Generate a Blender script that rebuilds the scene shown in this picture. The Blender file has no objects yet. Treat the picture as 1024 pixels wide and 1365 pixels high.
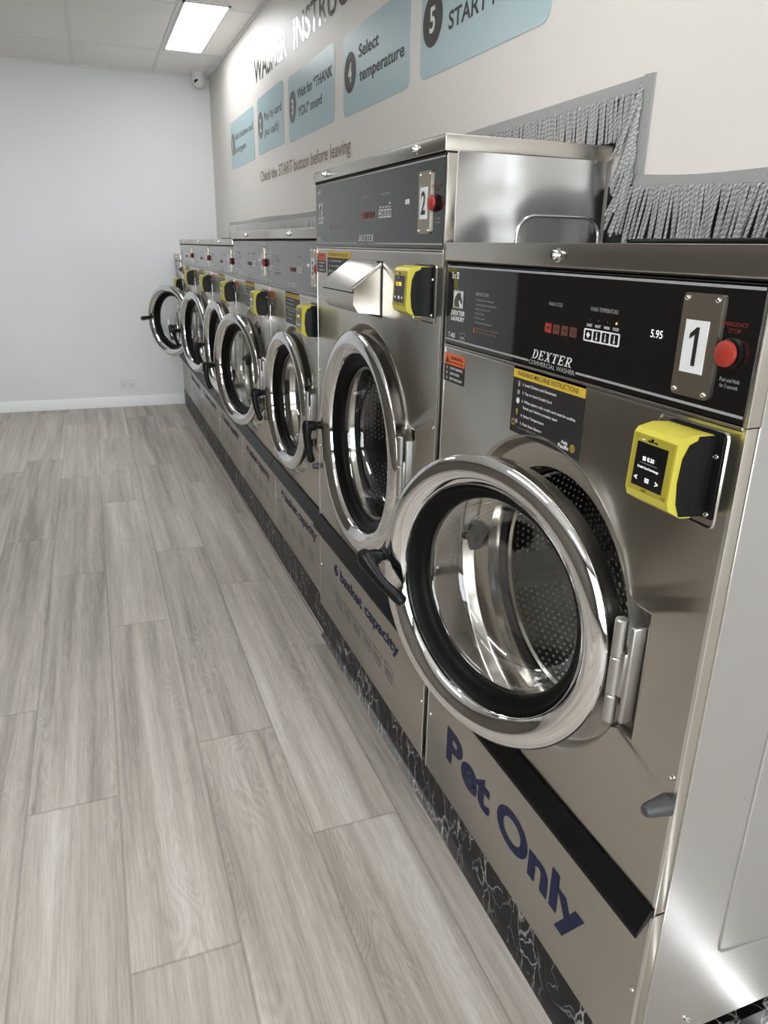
import bpy, bmesh, math, random
from mathutils import Vector, Matrix
random.seed(7)
PI = math.pi
SC = bpy.context.scene
COL = SC.collection

# ------------------------------------------------------------------ materials
def new_mat(name):
    m = bpy.data.materials.new(name); m.use_nodes = True
    nt = m.node_tree
    b = nt.nodes['Principled BSDF']
    return m, nt, b

def N(nt, t, **kw):
    n = nt.nodes.new(t)
    for k, v in kw.items():
        if k in n.inputs.keys(): n.inputs[k].default_value = v
        else: setattr(n, k, v)
    return n

def L(nt, a, b): nt.links.new(a, b)

def ramp(nt, fac, stops, interp='LINEAR'):
    r = nt.nodes.new('ShaderNodeValToRGB'); r.color_ramp.interpolation = interp
    el = r.color_ramp.elements
    while len(el) < len(stops): el.new(0.5)
    for e, (p, c) in zip(el, stops):
        e.position = p
        e.color = (c, c, c, 1) if isinstance(c, (int, float)) else (*c, 1)
    L(nt, fac, r.inputs['Fac'])
    return r

def plain(name, col, rough=0.5, metal=0.0, coat=0.0, spec=0.5, emit=None, es=1.0, noise=0.0):
    m, nt, b = new_mat(name)
    b.inputs['Base Color'].default_value = (*col, 1)
    b.inputs['Roughness'].default_value = rough
    b.inputs['Metallic'].default_value = metal
    b.inputs['Coat Weight'].default_value = coat
    b.inputs['Specular IOR Level'].default_value = spec
    if emit:
        b.inputs['Emission Color'].default_value = (*emit, 1)
        b.inputs['Emission Strength'].default_value = es
    tc = N(nt, 'ShaderNodeTexCoord')
    nz = N(nt, 'ShaderNodeTexNoise', Scale=60.0, Detail=4.0)
    L(nt, tc.outputs['Object'], nz.inputs['Vector'])
    mr = N(nt, 'ShaderNodeMapRange')
    mr.inputs['To Min'].default_value = max(0, rough - .04 - noise)
    mr.inputs['To Max'].default_value = min(1, rough + .04 + noise)
    L(nt, nz.outputs['Fac'], mr.inputs['Value'])
    if rough > .08: L(nt, mr.outputs['Result'], b.inputs['Roughness'])
    return m

def steel(name, col, rough, axis='z', warp=0.02, wscale=3.0, smudge=0.04, scratch=0.015):
    """brushed stainless steel: fine streaks across one axis, soft waviness of thin sheet"""
    m, nt, b = new_mat(name)
    b.inputs['Metallic'].default_value = 1
    tc = N(nt, 'ShaderNodeTexCoord')
    mp = N(nt, 'ShaderNodeMapping')
    L(nt, tc.outputs['Object'], mp.inputs['Vector'])
    mp.inputs['Scale'].default_value = {'z': (300, 300, 4), 'y': (5, 5, 420)}[axis]
    st = N(nt, 'ShaderNodeTexNoise', Scale=1.0, Detail=3.0)
    L(nt, mp.outputs['Vector'], st.inputs['Vector'])
    sm = N(nt, 'ShaderNodeTexNoise', Scale=5.0, Detail=2.0, Roughness=.5)
    L(nt, tc.outputs['Object'], sm.inputs['Vector'])
    r1 = N(nt, 'ShaderNodeMapRange')
    r1.inputs['To Min'].default_value = rough - smudge; r1.inputs['To Max'].default_value = rough + smudge
    L(nt, sm.outputs['Fac'], r1.inputs['Value'])
    ad = N(nt, 'ShaderNodeMath', operation='MULTIPLY_ADD')
    L(nt, st.outputs['Fac'], ad.inputs[0]); ad.inputs[1].default_value = .025
    L(nt, r1.outputs['Result'], ad.inputs[2])
    L(nt, ad.outputs[0], b.inputs['Roughness'])
    cr = ramp(nt, st.outputs['Fac'], [(0.3, tuple(c * .99 for c in col)), (0.7, col)])
    L(nt, cr.outputs['Color'], b.inputs['Base Color'])
    wv = N(nt, 'ShaderNodeTexNoise', Scale=wscale, Detail=1.0)
    L(nt, tc.outputs['Object'], wv.inputs['Vector'])
    b1 = N(nt, 'ShaderNodeBump', Strength=1.0, Distance=warp)
    L(nt, wv.outputs['Fac'], b1.inputs['Height'])
    L(nt, b1.outputs['Normal'], b.inputs['Normal'])
    return m

M = {}
M['steel'] = steel('brushed_steel_front', (.50, .47, .425), .24, 'y', warp=.007, wscale=4.5)
M['steel_kick'] = steel('satin_steel_kick', (.46, .435, .395), .34, 'y', warp=.0008, wscale=3.0)
M['steel_side'] = steel('brushed_steel_side', (.62, .62, .62), .30, 'z', warp=.010, wscale=4.0)
M['steel_wavy'] = steel('wavy_thin_steel_side', (.60, .60, .60), .20, 'z', warp=.05, wscale=5.0)
M['steel_cover'] = steel('brushed_steel_cover', (.56, .53, .485), .24, 'y', warp=.002, wscale=5.0)
M['steel_plate'] = steel('steel_number_plate', (.50, .45, .37), .32, 'z', warp=.0002)
M['steel_edge'] = plain('bright_edge_steel', (.78, .78, .77), .22, 1)
M['chrome'] = plain('polished_chrome', (.80, .80, .80), .045, 1)
M['hinge'] = plain('cast_hinge_metal', (.52, .51, .49), .33, 1)
M['screw'] = plain('zinc_screw', (.7, .7, .68), .2, 1)
M['black_glass'] = plain('black_glass_panel', (.006, .006, .006), .03, 0, coat=.4, spec=.6)
M['black'] = plain('black_plastic', (.006, .006, .0065), .35, spec=.22)
M['matte_black'] = plain('matte_black', (.008, .008, .008), .7)
M['rubber'] = plain('black_rubber', (.003, .003, .003), .5, spec=.12)
M['grey_rubber'] = plain('grey_rubber', (.05, .05, .052), .45)
M['print_white'] = plain('print_white', (.75, .75, .75), .5)
M['print_grey'] = plain('print_grey', (.32, .32, .32), .5)
M['print_red'] = plain('print_red', (.33, .03, .02), .5)
M['print_dkred'] = plain('print_dull_red', (.11, .03, .022), .5)
M['print_dkred2'] = plain('print_dark_red', (.20, .025, .018), .5)
M['print_orange'] = plain('label_orange', (.68, .12, .035), .5)
M['print_dkorange'] = plain('print_dull_orange', (.32, .16, .06), .5)
M['label_black'] = plain('label_black', (.012, .012, .012), .45)
M['label_yellow'] = plain('label_yellow', (.62, .43, .04), .5)
M['label_white'] = plain('label_white', (.72, .73, .74), .45)
M['navy'] = plain('navy_vinyl', (.006, .010, .048), .5, spec=.25)
M['reader_yellow'] = plain('reader_yellow_plastic', (.52, .46, .055), .38)
M['reader_yellow2'] = plain('reader_yellow_frame', (.36, .30, .03), .4)
M['screen'] = plain('reader_screen', (.006, .006, .007), .12)
M['screen_text'] = plain('screen_text_lit', (.8, .8, .8), .5, emit=(.9, .9, .9), es=.5)
M['screen_amber'] = plain('screen_amber_lit', (.8, .6, .1), .5, emit=(1, .65, .08), es=.8)
M['led'] = plain('led_lit', (1, .4, .1), .4, emit=(1, .35, .08), es=2.5)
M['stop_red'] = plain('stop_button_red', (.33, .03, .018), .42)
M['blue'] = plain('pale_blue_vinyl', (.33, .455, .48), .32)
M['charcoal'] = plain('charcoal_vinyl', (.045, .043, .042), .14)
M['bronze'] = plain('bronze_brown_vinyl', (.20, .145, .07), .4)
M['white_plastic'] = plain('white_plastic', (.72, .72, .72), .35)
M['skirting'] = plain('skirting_gloss_white', (.78, .79, .80), .35)
M['ceiling'] = None

def wall_mat(name, col, rough, bump=.0006):
    m, nt, b = new_mat(name)
    tc = N(nt, 'ShaderNodeTexCoord')
    nz = N(nt, 'ShaderNodeTexNoise', Scale=180.0, Detail=3.0)
    L(nt, tc.outputs['Object'], nz.inputs['Vector'])
    n2 = N(nt, 'ShaderNodeTexNoise', Scale=1.3, Detail=2.0)
    L(nt, tc.outputs['Object'], n2.inputs['Vector'])
    cr = ramp(nt, n2.outputs['Fac'], [(.35, tuple(c * .975 for c in col)), (.65, tuple(min(1, c * 1.02) for c in col))])
    L(nt, cr.outputs['Color'], b.inputs['Base Color'])
    b.inputs['Roughness'].default_value = rough
    bp = N(nt, 'ShaderNodeBump', Strength=.35, Distance=bump)
    L(nt, nz.outputs['Fac'], bp.inputs['Height']); L(nt, bp.outputs['Normal'], b.inputs['Normal'])
    return m
M['wall_r'] = wall_mat('cream_satin_wall', (.66, .63, .585), .45)
M['wall_b'] = wall_mat('white_wall', (.76, .775, .785), .55)
M['wall_l'] = wall_mat('taupe_wall', (.11, .095, .075), .6)
M['ceiling'] = wall_mat('ceiling_tile', (.86, .85, .835), .8, .002)

def light_mat(name, e, col=(1, 1, 1)):
    m, nt, b = new_mat(name)
    b.inputs['Base Color'].default_value = (.9, .9, .9, 1)
    b.inputs['Emission Color'].default_value = (*col, 1)
    b.inputs['Emission Strength'].default_value = e
    return m
M['diffuser'] = light_mat('lit_diffuser', 9.0, (.97, .985, 1.0))

def glass_mat():
    m = bpy.data.materials.new('door_glass'); m.use_nodes = True
    nt = m.node_tree; nt.nodes.clear()
    out = N(nt, 'ShaderNodeOutputMaterial')
    tr = N(nt, 'ShaderNodeBsdfTransparent'); tr.inputs['Color'].default_value = (.90, .91, .90, 1)
    gl = N(nt, 'ShaderNodeBsdfGlossy', Roughness=.02); gl.inputs['Color'].default_value = (1, 1, 1, 1)
    fr = N(nt, 'ShaderNodeLayerWeight', Blend=.5)
    pw = N(nt, 'ShaderNodeMath', operation='POWER'); pw.inputs[1].default_value = 4.0; L(nt, fr.outputs['Facing'], pw.inputs[0])
    fa = N(nt, 'ShaderNodeMath', operation='MULTIPLY_ADD'); fa.inputs[1].default_value = .75; fa.inputs[2].default_value = .10; L(nt, pw.outputs[0], fa.inputs[0])
    tc = N(nt, 'ShaderNodeTexCoord')
    nz = N(nt, 'ShaderNodeTexNoise', Scale=9.0, Detail=1.0)
    bp = N(nt, 'ShaderNodeBump', Strength=.4, Distance=.002)
    L(nt, tc.outputs['Object'], nz.inputs['Vector']); L(nt, nz.outputs['Fac'], bp.inputs['Height'])
    L(nt, bp.outputs['Normal'], gl.inputs['Normal'])
    mx = N(nt, 'ShaderNodeMixShader')
    L(nt, fa.outputs[0], mx.inputs[0]); L(nt, tr.outputs[0], mx.inputs[1]); L(nt, gl.outputs[0], mx.inputs[2])
    L(nt, mx.outputs[0], out.inputs['Surface'])
    return m
M['glass'] = glass_mat()

def window_glass():
    m = bpy.data.materials.new('window_glass'); m.use_nodes = True
    nt = m.node_tree; nt.nodes.clear()
    out = N(nt, 'ShaderNodeOutputMaterial')
    tr = N(nt, 'ShaderNodeBsdfTransparent'); tr.inputs['Color'].default_value = (.96, .97, .97, 1)
    gl = N(nt, 'ShaderNodeBsdfGlossy', Roughness=.01)
    fr = N(nt, 'ShaderNodeFresnel', IOR=1.45)
    mx = N(nt, 'ShaderNodeMixShader')
    L(nt, fr.outputs[0], mx.inputs[0]); L(nt, tr.outputs[0], mx.inputs[1]); L(nt, gl.outputs[0], mx.inputs[2])
    L(nt, mx.outputs[0], out.inputs['Surface'])
    return m
M['window_glass'] = window_glass()

def drum_mat():
    m, nt, b = new_mat('perforated_drum_steel')
    b.inputs['Metallic'].default_value = 1
    uv = N(nt, 'ShaderNodeUVMap')
    sp = N(nt, 'ShaderNodeSeparateXYZ'); L(nt, uv.outputs[0], sp.inputs[0])
    def mth(op, a, c=None, d=None):
        n = N(nt, 'ShaderNodeMath', operation=op)
        for i, x in enumerate((a, c, d)):
            if x is None: continue
            if isinstance(x, (int, float)): n.inputs[i].default_value = x
            else: L(nt, x, n.inputs[i])
        return n.outputs[0]
    S = .0130
    row = mth('DIVIDE', sp.outputs[1], S * .86)
    fl = mth('FLOOR', row)
    half = mth('MULTIPLY', mth('MODULO', fl, 2.0), .5)
    u = mth('SUBTRACT', mth('FRACT', mth('ADD', mth('DIVIDE', sp.outputs[0], S), half)), .5)
    v = mth('SUBTRACT', mth('FRACT', row), .5)
    d = mth('SQRT', mth('ADD', mth('MULTIPLY', u, u), mth('MULTIPLY', v, v)))
    h = ramp(nt, d, [(.0, 1.0), (.12, .9), (.34, 0.0), (.40, 0.0)])
    c = ramp(nt, d, [(.10, (.75, .73, .70)), (.20, (.5, .48, .46)), (.30, (.20, .195, .19)), (.36, (.16, .155, .15))])  # pale dot centres paint the dimple highlights into the steel colour
    L(nt, c.outputs['Color'], b.inputs['Base Color'])
    bp = N(nt, 'ShaderNodeBump', Strength=1.0, Distance=.0025)
    L(nt, h.outputs['Color'], bp.inputs['Height']); L(nt, bp.outputs['Normal'], b.inputs['Normal'])
    b.inputs['Roughness'].default_value = .33
    return m
M['drum'] = drum_mat()
M['drum_dark'] = plain('drum_lifter_steel', (.22, .215, .21), .3, 1)
M['tub'] = steel('tub_ring_steel', (.62, .59, .55), .12, 'z', warp=.003, wscale=7)

def floor_mat():
    m, nt, b = new_mat('grey_oak_vinyl_planks')
    uv = N(nt, 'ShaderNodeUVMap')
    at = N(nt, 'ShaderNodeAttribute', attribute_name='plank')
    def noise(sx, sy, scale, detail, rough=.55, dist=0.0):
        mp = N(nt, 'ShaderNodeMapping'); mp.inputs['Scale'].default_value = (sx, sy, 1)
        L(nt, uv.outputs[0], mp.inputs['Vector'])
        n = N(nt, 'ShaderNodeTexNoise', Scale=scale, Detail=detail, Roughness=rough, Distortion=dist)
        L(nt, mp.outputs['Vector'], n.inputs['Vector'])
        return n.outputs['Fac']
    broad = noise(.55, 11.0, 1.3, 3, .5, .5)
    mid = noise(.6, 20.0, 2.4, 4, .6, .5)
    fine = noise(10, 260.0, 1.0, 4, .7)
    pores = noise(30, 420.0, 1.0, 2, .6)
    # cathedral figure: rings of a stretched distorted field
    ring = N(nt, 'ShaderNodeMath', operation='MULTIPLY_ADD')
    cat = noise(1.1, 5.5, 2.0, 2, .4, .3)
    L(nt, cat, ring.inputs[0]); ring.inputs[1].default_value = 26.0; ring.inputs[2].default_value = 0.0
    sn = N(nt, 'ShaderNodeMath', operation='SINE'); mu = N(nt, 'ShaderNodeMath', operation='MULTIPLY'); mu.inputs[1].default_value = 2 * PI
    L(nt, ring.outputs[0], mu.inputs[0]); L(nt, mu.outputs[0], sn.inputs[0])
    def mix(a, bfac, op='ADD', k=1.0):
        n = N(nt, 'ShaderNodeMath', operation='MULTIPLY_ADD'); L(nt, bfac, n.inputs[0]); n.inputs[1].default_value = k; L(nt, a, n.inputs[2]); return n.outputs[0]
    v = N(nt, 'ShaderNodeMath', operation='MULTIPLY'); L(nt, broad, v.inputs[0]); v.inputs[1].default_value = .85
    s = mix(v.outputs[0], mid, k=.55)
    s = mix(s, fine, k=.50)
    s = mix(s, pores, k=.14)
    gate = ramp(nt, noise(.9, 4.0, 1.7, 1), [(.50, 0.0), (.62, 1.0)])
    g2 = N(nt, 'ShaderNodeMath', operation='MULTIPLY'); L(nt, sn.outputs[0], g2.inputs[0]); L(nt, gate.outputs['Color'], g2.inputs[1])
    s = mix(s, g2.outputs[0], k=.045)
    s = mix(s, at.outputs['Fac'], k=.16)
    cr = ramp(nt, s, [(.62, (.205, .178, .150)), (.90, (.335, .302, .265)), (1.12, (.43, .388, .342)), (1.32, (.56, .53, .485))])
    cr.color_ramp.elements[0].position = .50
    # remap s into 0..1 first
    mr = N(nt, 'ShaderNodeMapRange'); mr.inputs['From Min'].default_value = .53; mr.inputs['From Max'].default_value = 1.63
    L(nt, s, mr.inputs['Value'])
    for l in list(nt.links):
        if l.to_socket == cr.inputs['Fac']: nt.links.remove(l)
    L(nt, mr.outputs['Result'], cr.inputs['Fac'])
    for e, p in zip(cr.color_ramp.elements, (.26, .44, .58, .76)): e.position = p
    # seams from the stored distance attribute drawn by geometry gaps -> base colour only from uv2
    sm = N(nt, 'ShaderNodeUVMap', uv_map='edge')
    sp = N(nt, 'ShaderNodeSeparateXYZ'); L(nt, sm.outputs[0], sp.inputs[0])
    mn = N(nt, 'ShaderNodeMath', operation='MINIMUM')
    def edge(sock, size):
        a = N(nt, 'ShaderNodeMath', operation='SUBTRACT'); a.inputs[0].default_value = size; L(nt, sock, a.inputs[1])
        c = N(nt, 'ShaderNodeMath', operation='MINIMUM'); L(nt, sock, c.inputs[0]); L(nt, a.outputs[0], c.inputs[1]); return c.outputs[0]
    L(nt, edge(sp.outputs[0], 1.285), mn.inputs[0]); L(nt, edge(sp.outputs[1], .1911), mn.inputs[1])
    se = ramp(nt, mn.outputs[0], [(.0, .66), (.0009, 1.0)])
    mx = N(nt, 'ShaderNodeMix', data_type='RGBA', blend_type='MULTIPLY'); mx.inputs[0].default_value = 1
    L(nt, cr.outputs['Color'], mx.inputs[6]); L(nt, se.outputs['Color'], mx.inputs[7])
    L(nt, mx.outputs[2], b.inputs['Base Color'])
    rr = N(nt, 'ShaderNodeMapRange'); rr.inputs['To Min'].default_value = .36; rr.inputs['To Max'].default_value = .5
    L(nt, fine, rr.inputs['Value']); L(nt, rr.outputs['Result'], b.inputs['Roughness'])
    bp = N(nt, 'ShaderNodeBump', Strength=.25, Distance=.0006); L(nt, fine, bp.inputs['Height'])
    b2 = N(nt, 'ShaderNodeBump', Strength=.5, Distance=.001); L(nt, se.outputs['Color'], b2.inputs['Height']); L(nt, bp.outputs['Normal'], b2.inputs['Normal'])
    L(nt, b2.outputs['Normal'], b.inputs['Normal'])
    return m
M['floor'] = floor_mat()

def marble_mat():
    m, nt, b = new_mat('black_marble_laminate')
    tc = N(nt, 'ShaderNodeTexCoord')
    mp = N(nt, 'ShaderNodeMapping'); mp.inputs['Scale'].default_value = (1, 1, .55)
    L(nt, tc.outputs['Object'], mp.inputs['Vector'])
    nz = N(nt, 'ShaderNodeTexNoise', Scale=16.0, Detail=4.0)
    L(nt, mp.outputs['Vector'], nz.inputs['Vector'])
    mixv = N(nt, 'ShaderNodeVectorMath', operation='MULTIPLY_ADD')
    L(nt, nz.outputs['Color'], mixv.inputs[0]); mixv.inputs[1].default_value = (.075, .075, .075)
    L(nt, mp.outputs['Vector'], mixv.inputs[2])
    fac = None
    for sc, w, seed in ((13.0, .030, 0.0), (27.0, .030, 3.3)):
        vo = N(nt, 'ShaderNodeTexVoronoi', feature='DISTANCE_TO_EDGE', Scale=sc)
        of = N(nt, 'ShaderNodeVectorMath', operation='ADD'); of.inputs[1].default_value = (seed, seed * 2, seed)
        L(nt, mixv.outputs[0], of.inputs[0]); L(nt, of.outputs[0], vo.inputs['Vector'])
        r = ramp(nt, vo.outputs['Distance'], [(0.0, 1.0), (w, 0.0)])
        g = N(nt, 'ShaderNodeTexNoise', Scale=sc * .8, Detail=2.0)
        L(nt, of.outputs[0], g.inputs['Vector'])
        gr = ramp(nt, g.outputs['Fac'], [(.43, 0.0), (.60, 1.0)])
        mu = N(nt, 'ShaderNodeMath', operation='MULTIPLY'); L(nt, r.outputs['Color'], mu.inputs[0]); L(nt, gr.outputs['Color'], mu.inputs[1])
        if fac is None: fac = mu.outputs[0]
        else:
            mxn = N(nt, 'ShaderNodeMath', operation='MAXIMUM'); L(nt, fac, mxn.inputs[0]); L(nt, mu.outputs[0], mxn.inputs[1]); fac = mxn.outputs[0]
    cr = ramp(nt, fac, [(0.0, (.005, .0045, .005)), (1.0, (.50, .49, .48))])
    L(nt, cr.outputs['Color'], b.inputs['Base Color'])
    b.inputs['Roughness'].default_value = .42; b.inputs['Specular IOR Level'].default_value = .25
    return m
M['marble'] = marble_mat()

def fringe_mat(name, col, scale, axis):
    m, nt, b = new_mat(name)
    tc = N(nt, 'ShaderNodeTexCoord')
    w = N(nt, 'ShaderNodeTexWave', Scale=scale, Distortion=.5); w.bands_direction = axis
    L(nt, tc.outputs['Object'], w.inputs['Vector'])
    cr = ramp(nt, w.outputs['Fac'], [(0.0, tuple(c * .72 for c in col)), (1.0, col)])
    L(nt, cr.outputs['Color'], b.inputs['Base Color'])
    b.inputs['Roughness'].default_value = .75
    b.inputs['Sheen Weight'].default_value = .3
    bp = N(nt, 'ShaderNodeBump', Strength=.6, Distance=.0012); L(nt, w.outputs['Fac'], bp.inputs['Height']); L(nt, bp.outputs['Normal'], b.inputs['Normal'])
    return m
M['fringe'] = plain('silver_grey_cord', (.46, .46, .455), .5)
M['fringe_groove'] = plain('groove_shaded_cord', (.28, .28, .275), .5)  # darker ply: groove shade of the twist put into the colour
M['braid'] = fringe_mat('silver_grey_braid', (.30, .30, .295), 90.0, 'Y')

# ------------------------------------------------------------------ mesh builder
_txt = {}
def text_geo(s, bold, shear=0.0):
    key = (s, round(bold, 3), shear)
    if key in _txt: return _txt[key]
    cu = bpy.data.curves.new('t', 'FONT'); cu.body = s; cu.size = 1.0; cu.offset = bold; cu.shear = shear
    cu.resolution_u = 4; cu.fill_mode = 'FRONT'
    o = bpy.data.objects.new('t', cu); COL.objects.link(o)
    dg = bpy.context.evaluated_depsgraph_get()
    me = bpy.data.meshes.new_from_object(o.evaluated_get(dg))
    vs = [tuple(v.co) for v in me.vertices]; fs = [tuple(p.vertices) for p in me.polygons]
    bpy.data.objects.remove(o); bpy.data.curves.remove(cu); bpy.data.meshes.remove(me)
    if not vs: vs = [(0, 0, 0)]
    xs = [v[0] for v in vs]; ys = [v[1] for v in vs]
    _txt[key] = (vs, fs, min(xs), max(xs), min(ys), max(ys))
    return _txt[key]

class MB:
    def __init__(s):
        s.v = []; s.f = []; s.m = []; s.sm = []; s.mats = []; s.uv = {}
    def mi(s, mat):
        if mat not in s.mats: s.mats.append(mat)
        return s.mats.index(mat)
    def add(s, vs, fs, mat, smooth=True, uvs=None):
        b = len(s.v); k = s.mi(mat); s.v += [tuple(v) for v in vs]
        for i, f in enumerate(fs):
            if uvs: s.uv[len(s.f)] = uvs[i]
            s.f.append(tuple(b + j for j in f)); s.m.append(k); s.sm.append(smooth)
    def box(s, x0, x1, y0, y1, z0, z1, mat, bev=0.0, seg=2):
        if bev <= 0:
            vs = [(x, y, z) for x in (x0, x1) for y in (y0, y1) for z in (z0, z1)]
            fs = [(0, 1, 3, 2), (4, 6, 7, 5), (0, 4, 5, 1), (2, 3, 7, 6), (0, 2, 6, 4), (1, 5, 7, 3)]
            s.add(vs, fs, mat); return
        bm = bmesh.new(); bmesh.ops.create_cube(bm, size=1)
        for v in bm.verts:
            v.co = Vector(((x0 + x1) / 2 + v.co.x * (x1 - x0), (y0 + y1) / 2 + v.co.y * (y1 - y0), (z0 + z1) / 2 + v.co.z * (z1 - z0)))
        bmesh.ops.bevel(bm, geom=bm.edges[:], offset=bev, segments=seg, affect='EDGES', profile=.5)
        bm.verts.ensure_lookup_table()
        s.add([v.co[:] for v in bm.verts], [tuple(v.index for v in f.verts) for f in bm.faces], mat); bm.free()
    def prism(s, pts, axis, a0, a1, mat, smooth=True):
        """polygon pts in the two other axes (order yz / xz / xy), extruded from a0 to a1"""
        def P(a, q):
            return {'x': (a, q[0], q[1]), 'y': (q[0], a, q[1]), 'z': (q[0], q[1], a)}[axis]
        n = len(pts)
        vs = [P(a0, q) for q in pts] + [P(a1, q) for q in pts]
        fs = [tuple(range(n)), tuple(range(2 * n - 1, n - 1, -1))] + [(i, i + n, (i + 1) % n + n, (i + 1) % n) for i in range(n)]
        s.add(vs, fs, mat, smooth)
    def lathe(s, prof, c, mat, seg=64, a0=0.0, a1=2 * PI, ax='x', rfun=None, mats=None):
        """prof: list of (radius, depth); axis x: ring in y-z plane, depth along +x"""
        full = abs(a1 - a0 - 2 * PI) < 1e-6
        n = seg if full else seg + 1
        vs = []
        for (r, d) in prof:
            for i in range(n):
                a = a0 + (a1 - a0) * i / seg
                rr = r if rfun is None else rfun(r, a)
                if ax == 'x': vs.append((c[0] + d, c[1] + rr * math.cos(a), c[2] + rr * math.sin(a)))
                elif ax == 'z': vs.append((c[0] + rr * math.cos(a), c[1] + rr * math.sin(a), c[2] + d))
                else: vs.append((c[0] + rr * math.cos(a), c[1] + d, c[2] + rr * math.sin(a)))
        acc = [0.0]
        for j in range(1, len(prof)):
            acc.append(acc[-1] + math.hypot(prof[j][0] - prof[j - 1][0], prof[j][1] - prof[j - 1][1]))
        R0 = max(p[0] for p in prof)
        for j in range(len(prof) - 1):
            fs = []; uvs = []
            for i in range(seg):
                i2 = (i + 1) % n
                fs.append((j * n + i, j * n + i2, (j + 1) * n + i2, (j + 1) * n + i))
                ua, ub = R0 * (a1 - a0) * i / seg, R0 * (a1 - a0) * (i + 1) / seg
                uvs.append([(ua, acc[j]), (ub, acc[j]), (ub, acc[j + 1]), (ua, acc[j + 1])])
            mm = mats[j] if mats else mat
            b = len(s.v)
            if j == 0:
                base = b; s.v += vs
            k = s.mi(mm)
            for f, u in zip(fs, uvs):
                s.uv[len(s.f)] = u; s.f.append(tuple(base + q for q in f)); s.m.append(k); s.sm.append(True)
    def disc(s, r, c, mat, seg=32, ax='x'):
        vs = []
        for i in range(seg):
            a = 2 * PI * i / seg
            if ax == 'x': vs.append((c[0], c[1] + r * math.cos(a), c[2] + r * math.sin(a)))
            elif ax == 'z': vs.append((c[0] + r * math.cos(a), c[1] + r * math.sin(a), c[2]))
            else: vs.append((c[0] + r * math.cos(a), c[1], c[2] + r * math.sin(a)))
        s.add(vs, [tuple(range(seg))], mat)
    def tube(s, pts, rads, mat, seg=10, caps=True):
        pts = [Vector(p) for p in pts]
        if not isinstance(rads, (list, tuple)): rads = [rads] * len(pts)
        up = None; rings = []
        for i, p in enumerate(pts):
            d = (pts[min(i + 1, len(pts) - 1)] - pts[max(i - 1, 0)]).normalized()
            if up is None:
                up = d.cross(Vector((0, 0, 1)) if abs(d.z) < .9 else Vector((1, 0, 0))).normalized()
            up = (up - d * up.dot(d)).normalized(); w = d.cross(up)
            rings.append([p + (up * math.cos(2 * PI * k / seg) + w * math.sin(2 * PI * k / seg)) * rads[i] for k in range(seg)])
        vs = [q for r in rings for q in r]
        fs = [(i * seg + k, i * seg + (k + 1) % seg, (i + 1) * seg + (k + 1) % seg, (i + 1) * seg + k) for i in range(len(pts) - 1) for k in range(seg)]
        if caps:
            fs += [tuple(range(seg))[::-1], tuple((len(pts) - 1) * seg + k for k in range(seg))]
        s.add(vs, fs, mat)
    def text(s, body, mat, yl, z0, z1, x, yr=None, bold=0.0, shear=0.0, align='l', asp=None, ref=None):
        """lettering on a face looking towards -x; yl is the reader's left (greater y)"""
        vs, fs, xa, xb, ya, yb = text_geo(body, bold, shear)
        if ref: _, _, _, _, ya, yb = text_geo(ref, bold, shear)
        sy = (z1 - z0) / max(1e-6, (yb - ya))
        sx = sy if asp is None else sy * asp
        if yr is not None: sx = (yl - yr) / (xb - xa)
        off = 0
        if align == 'c': off = (xb - xa) * sx / 2
        s.add([(x, yl + off - (v[0] - xa) * sx, z0 + (v[1] - ya) * sy) for v in vs], fs, mat, False)
    def quad(s, x, ya, yb, z0, z1, mat):
        s.add([(x, ya, z0), (x, yb, z0), (x, yb, z1), (x, ya, z1)], [(0, 1, 2, 3)], mat, False)
    def rrect(s, x, ya, yb, z0, z1, r, mat, thick=.0, seg=6):
        pts = rr_pts(ya, yb, z0, z1, r, seg)
        if thick: s.prism(pts, 'x', x, x + thick, mat)
        else: s.add([(x, p[0], p[1]) for p in pts], [tuple(range(len(pts)))], mat, False)
    def frame(s, x, ya, yb, z0, z1, w, mat):
        s.quad(x, ya, yb, z0, z0 + w, mat); s.quad(x, ya, yb, z1 - w, z1, mat)
        a, b = min(ya, yb), max(ya, yb)
        s.quad(x, a, a + w, z0, z1, mat); s.quad(x, b - w, b, z0, z1, mat)
    def build(s, name, parent=None, loc=None, rot=None, sharp=35):
        me = bpy.data.meshes.new(name)
        me.from_pydata(s.v, [], s.f)
        for m in s.mats: me.materials.append(m)
        me.polygons.foreach_set('material_index', s.m)
        me.polygons.foreach_set('use_smooth', s.sm)
        uvl = me.uv_layers.new(name='UVMap')
        for fi, u in s.uv.items():
            p = me.polygons[fi]
            for k, li in enumerate(p.loop_indices): uvl.data[li].uv = u[k]
        bm = bmesh.new(); bm.from_mesh(me)
        bmesh.ops.recalc_face_normals(bm, faces=bm.faces[:]); bm.to_mesh(me); bm.free()
        me.update()
        try: me.set_sharp_from_angle(angle=math.radians(sharp))
        except Exception: pass
        o = bpy.data.objects.new(name, me); COL.objects.link(o)
        if parent: o.parent = parent
        if loc: o.location = loc
        if rot: o.rotation_euler = rot
        return o

def rr_pts(ya, yb, z0, z1, r, seg=6):
    a, b = min(ya, yb), max(ya, yb); pts = []
    for cx, cz, s0 in ((b - r, z1 - r, 0), (a + r, z1 - r, PI / 2), (a + r, z0 + r, PI), (b - r, z0 + r, 1.5 * PI)):
        for i in range(seg + 1):
            t = s0 + PI / 2 * i / seg
            pts.append((cx + r * math.cos(t), cz + r * math.sin(t)))
    return pts

def tag(o, label=None, cat=None, group=None, kind=None):
    if label: o['label'] = label
    if cat: o['category'] = cat
    if group: o['group'] = group
    if kind: o['kind'] = kind
    return o

def empty(name, loc, **k):
    o = bpy.data.objects.new(name, None); COL.objects.link(o); o.location = loc
    o.empty_display_size = .1
    return tag(o, **k)

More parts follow.
